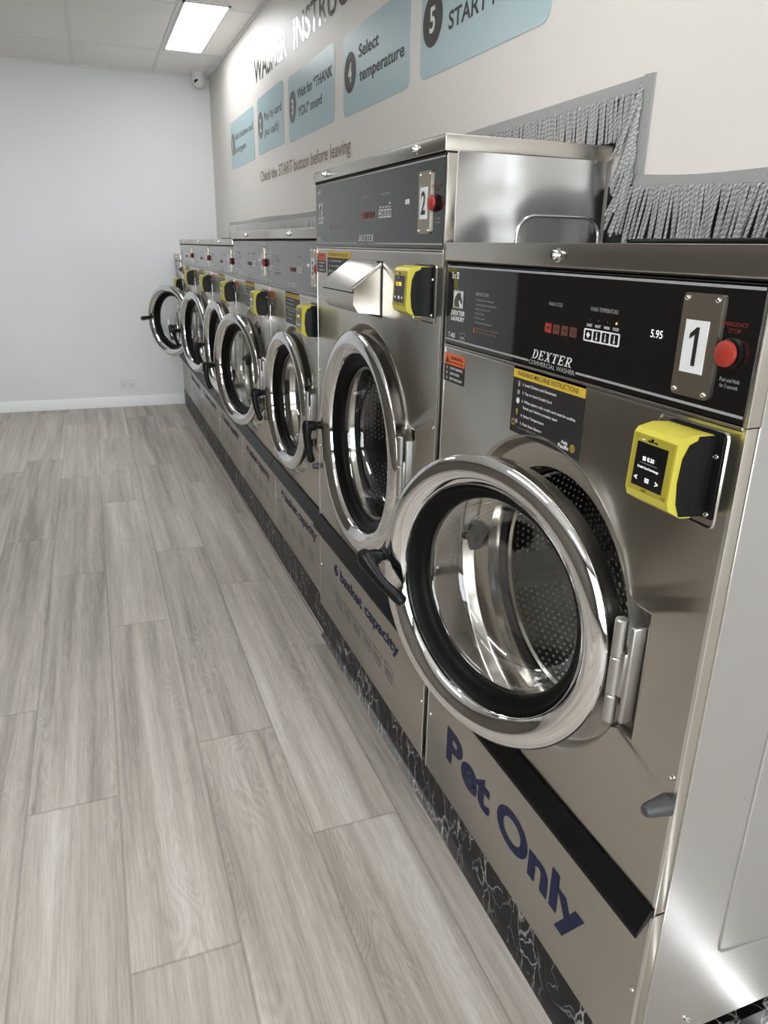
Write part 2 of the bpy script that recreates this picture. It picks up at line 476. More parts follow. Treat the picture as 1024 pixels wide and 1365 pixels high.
# ------------------------------------------------------------------ room
XW, YB, ZC = .33, 5.33, 2.255
XL, YF = -2.9, -2.6
PL = .112        # plinth height

def build_floor():
    W, Ln, xs0 = .1911, 1.285, -.0635
    offs = {0: .683, 1: 1.073, 2: 1.761, 3: .939, 4: 1.35, -1: .15, -2: .9, -3: .4}
    vs, fs, uvs, ed, rn = [], [], [], [], []
    rnd = random.Random(3)
    k0 = -2; k1 = 15
    for k in range(k0, k1):
        xb = xs0 - W * k; xa = xb - W
        if xb <= XL: break
        off = offs.get(k, rnd.random() * Ln) % Ln
        y = off - Ln
        while y > YF: y -= Ln
        while y < YB:
            ya, yb = y, y + Ln
            r1, r2, r3 = rnd.random(), rnd.random() * 40, rnd.random() * 40
            a, b, c, d = max(xa, XL), min(xb, XW), max(ya, YF), min(yb, YB)
            if b > a and d > c:
                i = len(vs); vs += [(a, c, 0), (b, c, 0), (b, d, 0), (a, d, 0)]; fs.append((i, i + 1, i + 2, i + 3))
                uvs.append([(c - ya + r2, a - xa + r3), (c - ya + r2, b - xa + r3), (d - ya + r2, b - xa + r3), (d - ya + r2, a - xa + r3)])
                ed.append([(c - ya, a - xa), (c - ya, b - xa), (d - ya, b - xa), (d - ya, a - xa)])
                rn.append(r1)
            y += Ln
    me = bpy.data.meshes.new('floor'); me.from_pydata(vs, [], fs); me.materials.append(M['floor'])
    u1 = me.uv_layers.new(name='UVMap'); u2 = me.uv_layers.new(name='edge')
    at = me.attributes.new('plank', 'FLOAT', 'FACE')
    for p in me.polygons:
        at.data[p.index].value = rn[p.index]
        for k, li in enumerate(p.loop_indices):
            u1.data[li].uv = uvs[p.index][k]; u2.data[li].uv = ed[p.index][k]
    o = bpy.data.objects.new('floor', me); COL.objects.link(o)
    tag(o, 'light greige oak-look vinyl plank floor running to the white back wall', 'floor', kind='structure')
build_floor()

def struct(name, mb, label, cat):
    return tag(mb.build(name), label, cat, kind='structure')

b = MB(); b.box(XW, XW + .1, YF, YB, 0, ZC, M['wall_r'])
struct('wall_right', b, 'cream satin wall behind the washers carrying blue instruction panels', 'wall')
b = MB(); b.box(XL, XW + .1, YB, YB + .1, 0, ZC, M['wall_b'])
struct('wall_back', b, 'plain white wall closing the far end of the room', 'wall')
b = MB(); b.box(XL - .1, XL, YF, YB + .1, 0, ZC, M['wall_l'])
struct('wall_left', b, 'taupe wall opposite the washers outside the frame', 'wall')
# front wall with a shop window
wx0, wx1, wz0, wz1 = -2.5, .24, .25, 2.10
b = MB()
b.box(XL, wx0, YF - .1, YF, 0, ZC, M['wall_l']); b.box(wx1, XW + .1, YF - .1, YF, 0, ZC, M['wall_l'])
b.box(wx0, wx1, YF - .1, YF, 0, wz0, M['wall_l']); b.box(wx0, wx1, YF - .1, YF, wz1, ZC, M['wall_l'])
struct('wall_front', b, 'shopfront wall behind the camera with a wide window', 'wall')
b = MB()
for x in (wx0, -1.13, wx1 - .05): b.box(x, x + .05, YF - .09, YF - .03, wz0, wz1, M['white_plastic'])
b.box(wx0, wx1, YF - .09, YF - .03, wz0, wz0 + .05, M['white_plastic']); b.box(wx0, wx1, YF - .09, YF - .03, wz1 - .05, wz1, M['white_plastic'])
w = struct('window_1', b, 'wide shop window behind the camera', 'window')
b = MB(); b.box(wx0 + .04, wx1 - .04, YF - .064, YF - .058, wz0 + .04, wz1 - .04, M['window_glass']); b.build('pane', w)

# ceiling: grid of tiles
b = MB()
b.box(XL - .1, XW + .1, YF - .1, YB + .1, ZC, ZC + .06, M['ceiling'])
ceil = struct('ceiling', b, 'suspended ceiling of pale square-edged tiles', 'ceiling')
b = MB()
gx = [-.043 - .503 * k for k in range(0, 6)] + [.325]
gy = [4.69 - .985 * k for k in range(0, 8)]
for x in gx[:-1]:
    b.box(x - .009, x + .009, YF, YB, ZC - .0035, ZC + .001, M['white_plastic'], .001, 1)
for y in gy:
    b.box(XL, XW, y - .009, y + .009, ZC - .003, ZC + .001, M['white_plastic'], .001, 1)
b.box(XL, XW, YB - .012, YB, ZC - .012, ZC, M['white_plastic']); b.box(XW - .012, XW, YF, YB, ZC - .012, ZC, M['white_plastic'])
b.build('tile_grid', ceil)

def ceiling_light(x0, x1, y0, y1, label):
    t = empty('ceiling_light', ((x0 + x1) / 2, (y0 + y1) / 2, ZC), label=label, cat='light', group='recessed ceiling light panels')
    hx, hy = (x1 - x0) / 2, (y1 - y0) / 2
    b = MB(); w = .012
    b.box(-hx, hx, -hy, -hy + w, -.006, .001, M['white_plastic']); b.box(-hx, hx, hy - w, hy, -.006, .001, M['white_plastic'])
    b.box(-hx, -hx + w, -hy, hy, -.006, .001, M['white_plastic']); b.box(hx - w, hx, -hy, hy, -.006, .001, M['white_plastic'])
    b.build('light_frame', t)
    b = MB(); b.box(-hx + w, hx - w, -hy + w, hy - w, -.004, 0, M['diffuser']); b.build('diffuser', t)
ceiling_light(-.034, .195, 3.64, 4.64, 'bright white rectangular light panel in the ceiling near the right wall')
ceiling_light(-.034, .195, .0, .96, 'lit ceiling panel above the nearest washers, outside the frame')
for (xa, y0) in ((-1.6, 3.0), (-1.6, -.2), (-1.6, -2.0)):
    ceiling_light(xa, xa + .5, y0, y0 + 1.0, 'lit ceiling panel over the open floor, outside the frame')

# skirting on back wall
b = MB()
b.prism([(YB, 0), (YB, .075), (YB - .006, .075), (YB - .014, .062), (YB - .014, 0)], 'x', XL, .02, M['skirting'])
struct('baseboard_back', b, 'white skirting board along the foot of the back wall', 'skirting')

# plinth under the washers
b = MB()
b.prism([(.006, -.0), (.006, 1.495), (.014, 1.495), (.012, YB - .001), (XW - .001, YB - .001), (XW - .001, 0.0)], 'z', 0, PL, M['marble'], False)
b.prism([(-.0035, -.003), (-.0035, 1.49), (.004, 1.50), (.006, YB), (.012, YB), (.006, 1.49), (.006, -.003)], 'z', 0.0, .003, M['steel_edge'], False)
tag(b.build('plinth'), 'low black marble-look plinth with white veins under the row of washers', 'plinth')

# ------------------------------------------------------------------ washer
def dexter(mb, mat, yl, yr, z0, z1, x):
    """slanted slab-serif capitals"""
    H = z1 - z0; Wt = yl - yr; n = 6; cw = Wt / (n + .3)
    def q(i, pts):
        mb.add([(x, yl - (i * cw + (p[0] * .92 + .30 * p[1]) * cw), z0 + p[1] * H) for p in pts], [tuple(range(len(pts)))], mat, False)
    def r(i, a, b2, c, d): q(i, [(a, c), (b2, c), (b2, d), (a, d)])
    for i, ch in enumerate('DEXTER'):
        if ch == 'D':
            r(i, .12, .32, 0, 1); r(i, .0, .5, 0, .1); r(i, .0, .5, .9, 1)
            k = 10
            for j in range(k):
                a, c = -PI / 2 + PI * j / k, -PI / 2 + PI * (j + 1) / k
                q(i, [(.42 + .5 * math.cos(a), .5 + .5 * math.sin(a)), (.42 + .5 * math.cos(c), .5 + .5 * math.sin(c)), (.42 + .3 * math.cos(c), .5 + .4 * math.sin(c)), (.42 + .3 * math.cos(a), .5 + .4 * math.sin(a))])
        if ch == 'E':
            r(i, .12, .32, 0, 1); r(i, .0, .85, 0, .1); r(i, .0, .85, .9, 1); r(i, .3, .6, .45, .55)
            r(i, .77, .87, 0, .26); r(i, .77, .87, .74, 1); r(i, .54, .62, .36, .64)
        if ch == 'X':
            q(i, [(.08, 1), (.3, 1), (.86, 0), (.64, 0)]); q(i, [(.68, 1), (.8, 1), (.22, 0), (.1, 0)])
            for a in (0, .56): r(i, a, a + .36, 0, .08); r(i, a, a + .36, .92, 1)
        if ch == 'T':
            r(i, .36, .56, 0, 1); r(i, .02, .9, .9, 1); r(i, .2, .72, 0, .1); r(i, .02, .1, .7, 1); r(i, .82, .9, .7, 1)
        if ch == 'R':
            r(i, .12, .32, 0, 1); r(i, .0, .46, 0, .1); r(i, .0, .5, .9, 1); r(i, .3, .5, .42, .52)
            k = 8
            for j in range(k):
                a, c = -PI / 2 + PI * j / k, -PI / 2 + PI * (j + 1) / k
                q(i, [(.48 + .38 * math.cos(a), .71 + .29 * math.sin(a)), (.48 + .38 * math.cos(c), .71 + .29 * math.sin(c)), (.48 + .2 * math.cos(c), .71 + .19 * math.sin(c)), (.48 + .2 * math.cos(a), .71 + .19 * math.sin(a))])
            q(i, [(.4, .46), (.6, .46), (.92, 0), (.7, 0)]); r(i, .68, 1.0, 0, .09)

def horse(mb, yl, yr, z0, z1, x):
    mb.quad(x, yl, yr, z0, z1, M['print_white'])
    w, h = yl - yr, z1 - z0
    pts = [(.12, .04), (.10, .35), (.20, .62), (.36, .82), (.55, .90), (.66, .84), (.72, .95), (.76, .80), (.80, .66), (.93, .38), (.88, .26), (.78, .28), (.70, .42), (.60, .48), (.56, .36), (.64, .16), (.66, .04)]
    mb.add([(x - .0003, yl - p[0] * w, z0 + p[1] * h) for p in pts], [tuple(range(len(pts)))], M['black_glass'], False)
    mb.frame(x - .0004, yl - .04 * w, yr + .04 * w, z0 + .03 * h, z1 - .03 * h, w * .03, M['print_grey'])

def basket(mb, yl, yr, z0, z1, x, mat, lw):
    """laundry basket outline: wide rim, tapering sides, vertical slots"""
    w = yl - yr; h = z1 - z0
    def ln(a, c, t=lw):
        (ax, az), (bx, bz) = a, c
        p = Vector((yl - ax * w, z0 + az * h)); q = Vector((yl - bx * w, z0 + bz * h)); d = (q - p).normalized(); n = Vector((-d.y, d.x)) * t / 2
        mb.add([(x, p.x + n.x, p.y + n.y), (x, q.x + n.x, q.y + n.y), (x, q.x - n.x, q.y - n.y), (x, p.x - n.x, p.y - n.y)], [(0, 1, 2, 3)], mat, False)
    for a, c in (((0, 1), (1, 1)), ((1, 1), (1, .88)), ((0, 1), (0, .88)), ((0, .88), (.12, .88)), ((1, .88), (.88, .88)), ((.08, .88), (.15, 0)), ((.92, .88), (.85, 0)), ((.15, 0), (.85, 0))): ln(a, c)
    for k in range(5):
        t = .24 + .13 * k; ln((t, .72), (t, .2), lw * 1.4)

def panel_outline(a, R, hy, hz, c, ang_pts):
    return R

def front_panel_mesh(W, z0, z1, cy, cz, Rd, hub_hy, x=0.0):
    """sheet with a circular dished porthole and a pressed pocket round the hinge"""
    mb = MB(); S = M['steel']
    # pocket half height
    ph = .082 * Rd / .235; pr = cy - hub_hy + .026   # radial reach towards the hinge
    def rout(a):
        r = Rd
        c, s_ = math.cos(a), math.sin(a)
        if c < -.3:
            # rounded rectangle pocket
            t1 = pr / -c; t2 = (ph + .006) / max(1e-6, abs(s_))
            rp = min(t1, t2)
            r = max(r, rp)
        return r
    corner = [math.atan2(z1 - cz, W - cy), math.atan2(z1 - cz, -cy), math.atan2(z0 - cz, -cy) + 2 * PI, math.atan2(z0 - cz, W - cy) + 2 * PI]
    extra = [PI - math.atan2(ph + .006, pr), PI + math.atan2(ph + .006, pr)]
    angs = sorted(set([2 * PI * i / 120 for i in range(120)] + [c % (2 * PI) for c in corner + extra]))
    n = len(angs)
    def rect(a):
        c, s_ = math.cos(a), math.sin(a); t = 1e9
        if c > 1e-9: t = min(t, (W - cy) / c)
        if c < -1e-9: t = min(t, -cy / c)
        if s_ > 1e-9: t = min(t, (z1 - cz) / s_)
        if s_ < -1e-9: t = min(t, (z0 - cz) / s_)
        return t
    rb = Rd * .93
    rings = [[(x, cy + rect(a) * math.cos(a), cz + rect(a) * math.sin(a)) for a in angs]]
    def ring(f, d): rings.append([(x + d, cy + f(a) * math.cos(a), cz + f(a) * math.sin(a)) for a in angs])
    ring(lambda a: rout(a) + .0035, 0.0)
    ring(lambda a: rout(a) + .001, -.0012)
    ring(lambda a: rout(a) - .0015, -.0004)
    ring(lambda a: rout(a) - .004, .005)
    ring(lambda a: rout(a) - .008, .020)
    ring(lambda a: min(rout(a) - .011, rb + .004), .0265)
    ring(lambda a: Rd * .80, .030)
    vs = [p for r in rings for p in r]
    for j in range(len(rings) - 1):
        pass
    fs = [(j * n + i, j * n + (i + 1) % n, (j + 1) * n + (i + 1) % n, (j + 1) * n + i) for j in range(len(rings) - 1) for i in range(n)]
    mb.add(vs, fs, S)
    # bore: rubber boot then bright lip
    mb.lathe([(Rd * .80, .030), (Rd * .79, .038), (Rd * .775, .048), (Rd * .765, .060)], (x, cy, cz), M['tub'], 96,
             mats=[M['tub'], M['tub'], M['matte_black']])
    return mb

def screw(parent, x, y, z, r=.0038):
    b = MB(); b.lathe([(0.0001, -.0022), (r * .35, -.0022), (r * .4, -.0014), (r * .55, -.0022), (r * .85, -.0016), (r, 0)], (0, 0, 0), M['screw'], 14)
    return b.build('screw', parent, (x, y, z))

def make_door(parent, R, hy, cz, theta, phi, detail):
    seg = 128 if detail else 72
    s = R / .22
    c = (0, R + .010, 0)
    d = MB(); ch = M['chrome']
    prof = [(.168, .030), (.196, .044), (.2085, .044), (.2125, .038), (.2160, .012), (.2188, .002), (.2196, -.0005), (.2190, -.0022), (.2145, -.0062), (.2085, -.0094),
            (.2020, -.0112), (.1960, -.0112), (.1905, -.0090), (.1850, -.0054), (.1795, -.0008), (.1762, .0024), (.1749, .0058), (.1735, .012), (.170, .020), (.168, .030)]
    d.lathe([(r * s, dd) for r, dd in prof], c, ch, seg)
    door = d.build('door', parent, (-.021, hy, cz), (0, 0, theta), sharp=60)
    g = MB()
    g.lathe([(r * s, dd) for r, dd in [(.1735, .010), (.171, .009), (.168, .012), (.165, .018), (.161, .019), (.158, .023), (.1545, .024), (.152, .030), (.150, .036), (.152, .046), (.172, .046), (.174, .030), (.1735, .010)]], c, M['rubber'], seg)
    g.build('door_seal', door, sharp=60)
    g = MB()
    g.lathe([(r * s, dd) for r, dd in [(.1515, .034), (.147, .034), (.1435, .037), (.142, .046), (.139, .072), (.134, .088), (.124, .098), (.10, .105), (.06, .110), (.0005, .112)]], c, M['glass'], seg)
    g.build('door_glass', door, sharp=80)
    # handle at the far rim
    h = MB(); K = M['black']
    py = 2 * R + .010 - .006; pz = .004 if phi > .9 else -.010
    h.tube([(.018, py + .004, pz), (.006, py + .006, pz), (-.008, py + .006, pz), (-.014, py + .004, pz)], [.017, .015, .011, .010], K, 16)
    h.tube([(-.012, py + .004, pz), (-.017, py + .004, pz), (-.0205, py + .004, pz), (-.045, py + .004, pz), (-.050, py + .004, pz)], [.0085, .0085, .0135, .0150, .0125], K, 16)
    dy, dz = -math.sin(phi), -math.cos(phi)
    x1 = -.041; q = (x1, py + .004, pz); pts = []; rad = []
    for t, r, xo in ((-.015, .0105, .0), (-.006, .0145, -.001), (.006, .0150, -.002), (.025, .0115, -.004), (.055, .0100, -.003), (.078, .0098, .002), (.090, .0105, .005), (.097, .0092, .007), (.100, .004, .008)):
        pts.append((x1 + xo, q[1] + dy * t, q[2] + dz * t)); rad.append(r)
    h.tube(pts, rad, K, 14)
    h.build('door_handle', door, sharp=50)
    return door

def make_hinge(parent, hy, cz, s):
    H = .0725 * s
    b = MB(); G = M['hinge']
    # bracket fixed in the pocket
    b.box(-.004, .038, -.019, -.0105, -H * .93, H * .93, G, .003, 3)
    b.box(-.008, .002, -.014, .0, -H * .42, H * .42, G, .002, 2)
    o = b.build('hinge', parent, (-.012, hy, cz))
    for (a, c2) in ((.30, 1.0), (-.44, .29), (-1.0, -.45)):
        k = MB(); k.tube([(-.007, .001, a * H), (-.007, .001, a * H + .0015), (-.007, .001, c2 * H - .0015), (-.007, .001, c2 * H)], [.0070, .0082, .0082, .0070], G, 20)
        k.build('hinge_knuckle', o)
    return o

def make_drum(parent, cy, cz, Rd, depth):
    R1 = Rd * .735; Rr = Rd * 1.06
    d = MB()
    d.lathe([(R1 + .004, .064), (R1, .068), (R1 + .002, .073), (Rr - .01, .079), (Rr, .086)], (0, cy, cz), M['tub'], 72)
    d.lathe([(Rr, .086), (Rr, depth)], (0, cy, cz), M['drum'], 72)
    d.lathe([(Rr, depth), (.001, depth + .0005)], (0, cy, cz), M['drum'], 72)
    o = d.build('drum', parent)
    for k in range(3):
        a = math.radians(-20 + 120 * k)
        l = MB()
        w, hgt = .034, .05
        ca, sa = math.cos(a), math.sin(a)
        def P(x, t, r): return (x, cy + r * ca - t * sa, cz + r * sa + t * ca)
        vs = []
        for x in (.090, depth - .004):
            for t, r in ((-w, Rr - .001), (-w * .8, Rr - hgt * .35), (-w * .35, Rr - hgt * .9), (0, Rr - hgt), (w * .35, Rr - hgt * .9), (w * .8, Rr - hgt * .35), (w, Rr - .001)):
                vs.append(P(x, t, r))
        fs = [tuple(range(7)), tuple(range(13, 6, -1))] + [(i, i + 7, i + 8, i + 1) for i in range(6)]
        l.add(vs, fs, M['drum_dark']); l.build('drum_lifter', o)
    return o

def reader(parent, y0, zs, amount, detail):
    """yellow and black card reader bolted to the front; y0 near edge shift, zs vertical shift"""
    Y, K = M['reader_yellow'], M['black']
    z0, z1 = .925 + zs, 1.006 + zs
    ya, yb = .0345 + y0, .0975 + y0       # near, far
    b = MB()
    # base plate with flange towards the near side, pressed surround
    b.box(-.004, .0, ya - .0145, yb + .003, z0 - .006, z1 + .003, K, .0015, 2)
    b.box(-.030, -.003, ya, yb - .002, z0 - .003, z1 + .001, K, .003, 2)
    root = b.build('card_reader', parent)
    # bulged black side cheek
    k = MB()
    pts = [(-.004, z0 - .004), (-.036, z0 - .002), (-.042, z0 + .012), (-.0445, z0 + .035), (-.0425, z0 + .060), (-.036, z0 + .074), (-.026, z0 + .078), (-.025, z1 + .001), (-.004, z1 + .001)]
    k.prism([(p[0], p[1]) for p in pts], 'y', ya - .004, ya + .001, K)
    k.build('grip_cheek', root)
    # yellow hood: wedge shaped, tapering bottom
    h = MB()
    pr = [(-.006, z1 + .0015), (-.028, z1 + .003), (-.046, z1 - .001), (-.0505, z1 - .006), (-.0530, z0 + .014), (-.050, z0 + .005), (-.034, z0 - .004), (-.020, z0 - .005), (-.020, z0 + .0), (-.006, z0)]
    h.prism(pr, 'y', ya - .0025, yb, Y)
    hd = h.build('yellow_hood', root)
    f = MB()
    xf = lambda z: -.0508 - .0022 * (z1 - z) / (z1 - z0) * 1.0
    tilt = lambda z: -.0507 - (.0530 - .0505) * (z1 - .006 - z) / (z1 - .006 - z0 - .014)
    def fq(y_a, y_b, za, zb, mat, off=.0):
        f.add([(tilt(za) - off, y_a, za), (tilt(za) - off, y_b, za), (tilt(zb) - off, y_b, zb), (tilt(zb) - off, y_a, zb)], [(0, 1, 2, 3)], mat, False)
    fq(ya, yb - .002, z0 + .014, z1 - .0065, M['reader_yellow2'], .0002)
    f.build('front_frame', root)
    f = MB(); fq(ya + .0075, yb - .0085, z0 + .0195, z1 - .0145, M['screen'], .0005)
    f.box(tilt(z1 - .010) - .0006, tilt(z1 - .010), yb - .032, yb - .028, z1 - .0125, z1 - .0085, M['screen'])
    sc = f.build('screen', root)
    t = MB()
    xt = tilt((z0 + z1) / 2 + .0) - .0012
    yc = (ya + yb) / 2
    for q in range(3):
        t.box(tilt(z1) - .0012, tilt(z1) - .0010, yc + .012 - .0095 * q, yc + .017 - .0095 * q, z1 - .0135 + .001, z1 - .0118 + .001, M['screen'] if q else M['print_white'])
    tm = M['screen_text'] if amount == '0.30' else M['screen_amber']
    zc = (z0 + z1) / 2
    if amount == '0.30':
        t.text('0.30', tm, yc + .003, zc + .008, zc + .0125, xt, bold=.02)
        t.quad(xt, yc + .010, yc + .0055, zc + .0078, zc + .0122, M['screen_text'])
        t.quad(xt, yc + .014, yc - .013, zc + .0050, zc + .0055, M['print_grey'])
        t.text('Credit Card Surcharge', M['screen_text'], yc + .0165, zc - .0015, zc + .0018, xt, yr=yc - .0155, bold=.02)
    else:
        t.text('nayax', M['print_grey'], yc + .008, zc + .020, zc + .0235, xt, bold=.02)
        t.text(amount, tm, yc + .014, zc + .008, zc + .0150, xt, yr=yc - .012, bold=.02)
    t.text('<', M['screen_text'], yc + .0195, zc - .0145, zc - .0095, xt, bold=.03)
    for q in range(3): t.quad(xt, yc + .003, yc - .0035, zc - .0145 + q * .0018, zc - .0135 + q * .0018, M['screen_text'])
    t.text('>', M['screen_text'], yc - .0130, zc - .0145, zc - .0095, xt, bold=.03)
    t.text('x', M['print_grey'], yc + .018, zc - .0235, zc - .0205, xt); t.text('o', M['print_grey'], yc - .014, zc - .0235, zc - .0205, xt)
    t.text('nayax', M['label_black'], yc + .006, z0 + .0150, z0 + .0178, xt - .0006, bold=.03)
    t.text('tap', M['label_black'], ya + .0062, z0 + .0150, z0 + .0185, xt - .0006, yr=ya + .0012)
    t.build('screen_graphics', root)
    screw(root, -.004, ya - .0075, z0 + .061, .0032); screw(root, -.004, ya - .0075, z0 - .001, .0032)
    return root

def warn_label(parent, yl, yr, z0, z1, x):
    b = MB(); zs = z0 + (z1 - z0) * .62; w = yl - yr
    b.box(x - .0004, x, yr, yl, z0, zs, M['label_black']); b.box(x - .0004, x, yr, yl, zs, z1, M['print_orange'])
    xf = x - .0007
    b.add([(xf, yl - .06 * w, zs + .15 * (z1 - zs)), (xf, yl - .24 * w, zs + .15 * (z1 - zs)), (xf, yl - .15 * w, zs + .85 * (z1 - zs))], [(0, 1, 2)], M['label_black'], False)
    b.text('WARNING', M['label_black'], yl - .30 * w, zs + .5 * (z1 - zs), zs + .82 * (z1 - zs), xf, yr=yl - .92 * w, bold=.03)
    b.text('RISK OF SERIOUS INJURY', M['label_black'], yl - .26 * w, zs + .12 * (z1 - zs), zs + .34 * (z1 - zs), xf, yr=yl - .96 * w, bold=.02)
    for i, s in enumerate(('DO NOT CLIMB INSIDE', 'CLOSE THE DOOR', 'KEEP HANDS CLEAR')):
        zz = z0 + (zs - z0) * (.74 - .30 * i)
        b.text(s, M['print_white'], yl - .30 * w, zz, zz + .0042, xf, yr=yl - (.92 if i != 1 else .78) * w, bold=.02)
        b.disc(.0028, (xf, yl - .15 * w, zz + .002), M['print_grey'], 10)
    b.build('warning_label', parent)

def inst_label(parent, yl, yr, z0, z1, x):
    b = MB(); w = yl - yr; zs = z1 - .0155
    b.box(x - .0004, x, yr, yl, z0, zs, M['label_black']); b.box(x - .0004, x, yr, yl, zs, z1, M['label_yellow'])
    xf = x - .0007
    b.text('WASHING MACHINE INSTRUCTIONS', M['label_black'], yl - .06 * w, zs + .0035, zs + .0105, xf, yr=yl - .92 * w, bold=.005)
    rows = [('1. Load Clothes and Detergent', .0, .55), ('2. Tap or Insert Credit Card', .0, .49), ("3. When paying with credit card wait for audible", .0, .86), ("'thank you' before pressing start", .02, .60), ('4. Select Temperature', .0, .40), ('5. Push Start Button', .0, .37)]
    zr = zs - .0105
    for i, (s, dx, wd) in enumerate(rows):
        b.text(s, M['print_white'], yl - (.16 + dx) * w, zr, zr + .0050, xf, yr=yl - (.16 + wd * .88) * w, bold=.015, ref='Aby')
        zr -= .0088 if i in (2,) else .0122
    zr = zs - .008
    b.rrect(xf, yl - .085 * w, yl - .115 * w, zr - .004, zr + .004, .001, M['print_grey'])
    b.disc(.0035, (xf, yl - .10 * w, zr - .0125), M['print_grey'], 14)
    b.disc(.0045, (xf, yl - .10 * w, zr - .0250), M['print_white'], 16)
    b.rrect(xf, yl - .09 * w, yl - .105 * w, zr - .0460, zr - .0370, .001, M['label_yellow'])
    q = .0042; c = (yl - .10 * w, zr - .0560)
    b.add([(xf, c[0] + q, c[1]), (xf, c[0], c[1] + q), (xf, c[0] - q, c[1]), (xf, c[0], c[1] - q)], [(0, 1, 2, 3)], M['print_grey'], False)
    zb = z0 + .009
    b.frame(xf, yl - .03 * w, yl - .075 * w, zb + .002, zb + .011, .0012, M['label_yellow'])
    b.quad(xf, yl - .11 * w, yl - .24 * w, zb, zb + .0005, M['print_grey']); b.quad(xf, yl - .62 * w, yl - .72 * w, zb, zb + .0005, M['print_grey'])
    b.text('1300 721 721   www.aplla.com', M['print_grey'], yl - .26 * w, zb - .0015, zb + .0025, xf, yr=yl - .60 * w, bold=.01)
    b.text('Asia', M['print_white'], yl - .765 * w, zb + .0045, zb + .0095, xf, yr=yl - .85 * w, bold=.03)
    b.text('Pacific', M['print_white'], yl - .73 * w, zb - .0022, zb + .0035, xf, yr=yl - .87 * w, bold=.03)
    b.lathe([(.0052, 0), (.0042, 0)], (xf, yl - .915 * w, zb + .003), M['label_yellow'], 20); b.lathe([(.0028, 0), (.0018, 0)], (xf, yl - .915 * w, zb + .003), M['label_yellow'], 14)
    b.build('instruction_label', parent)

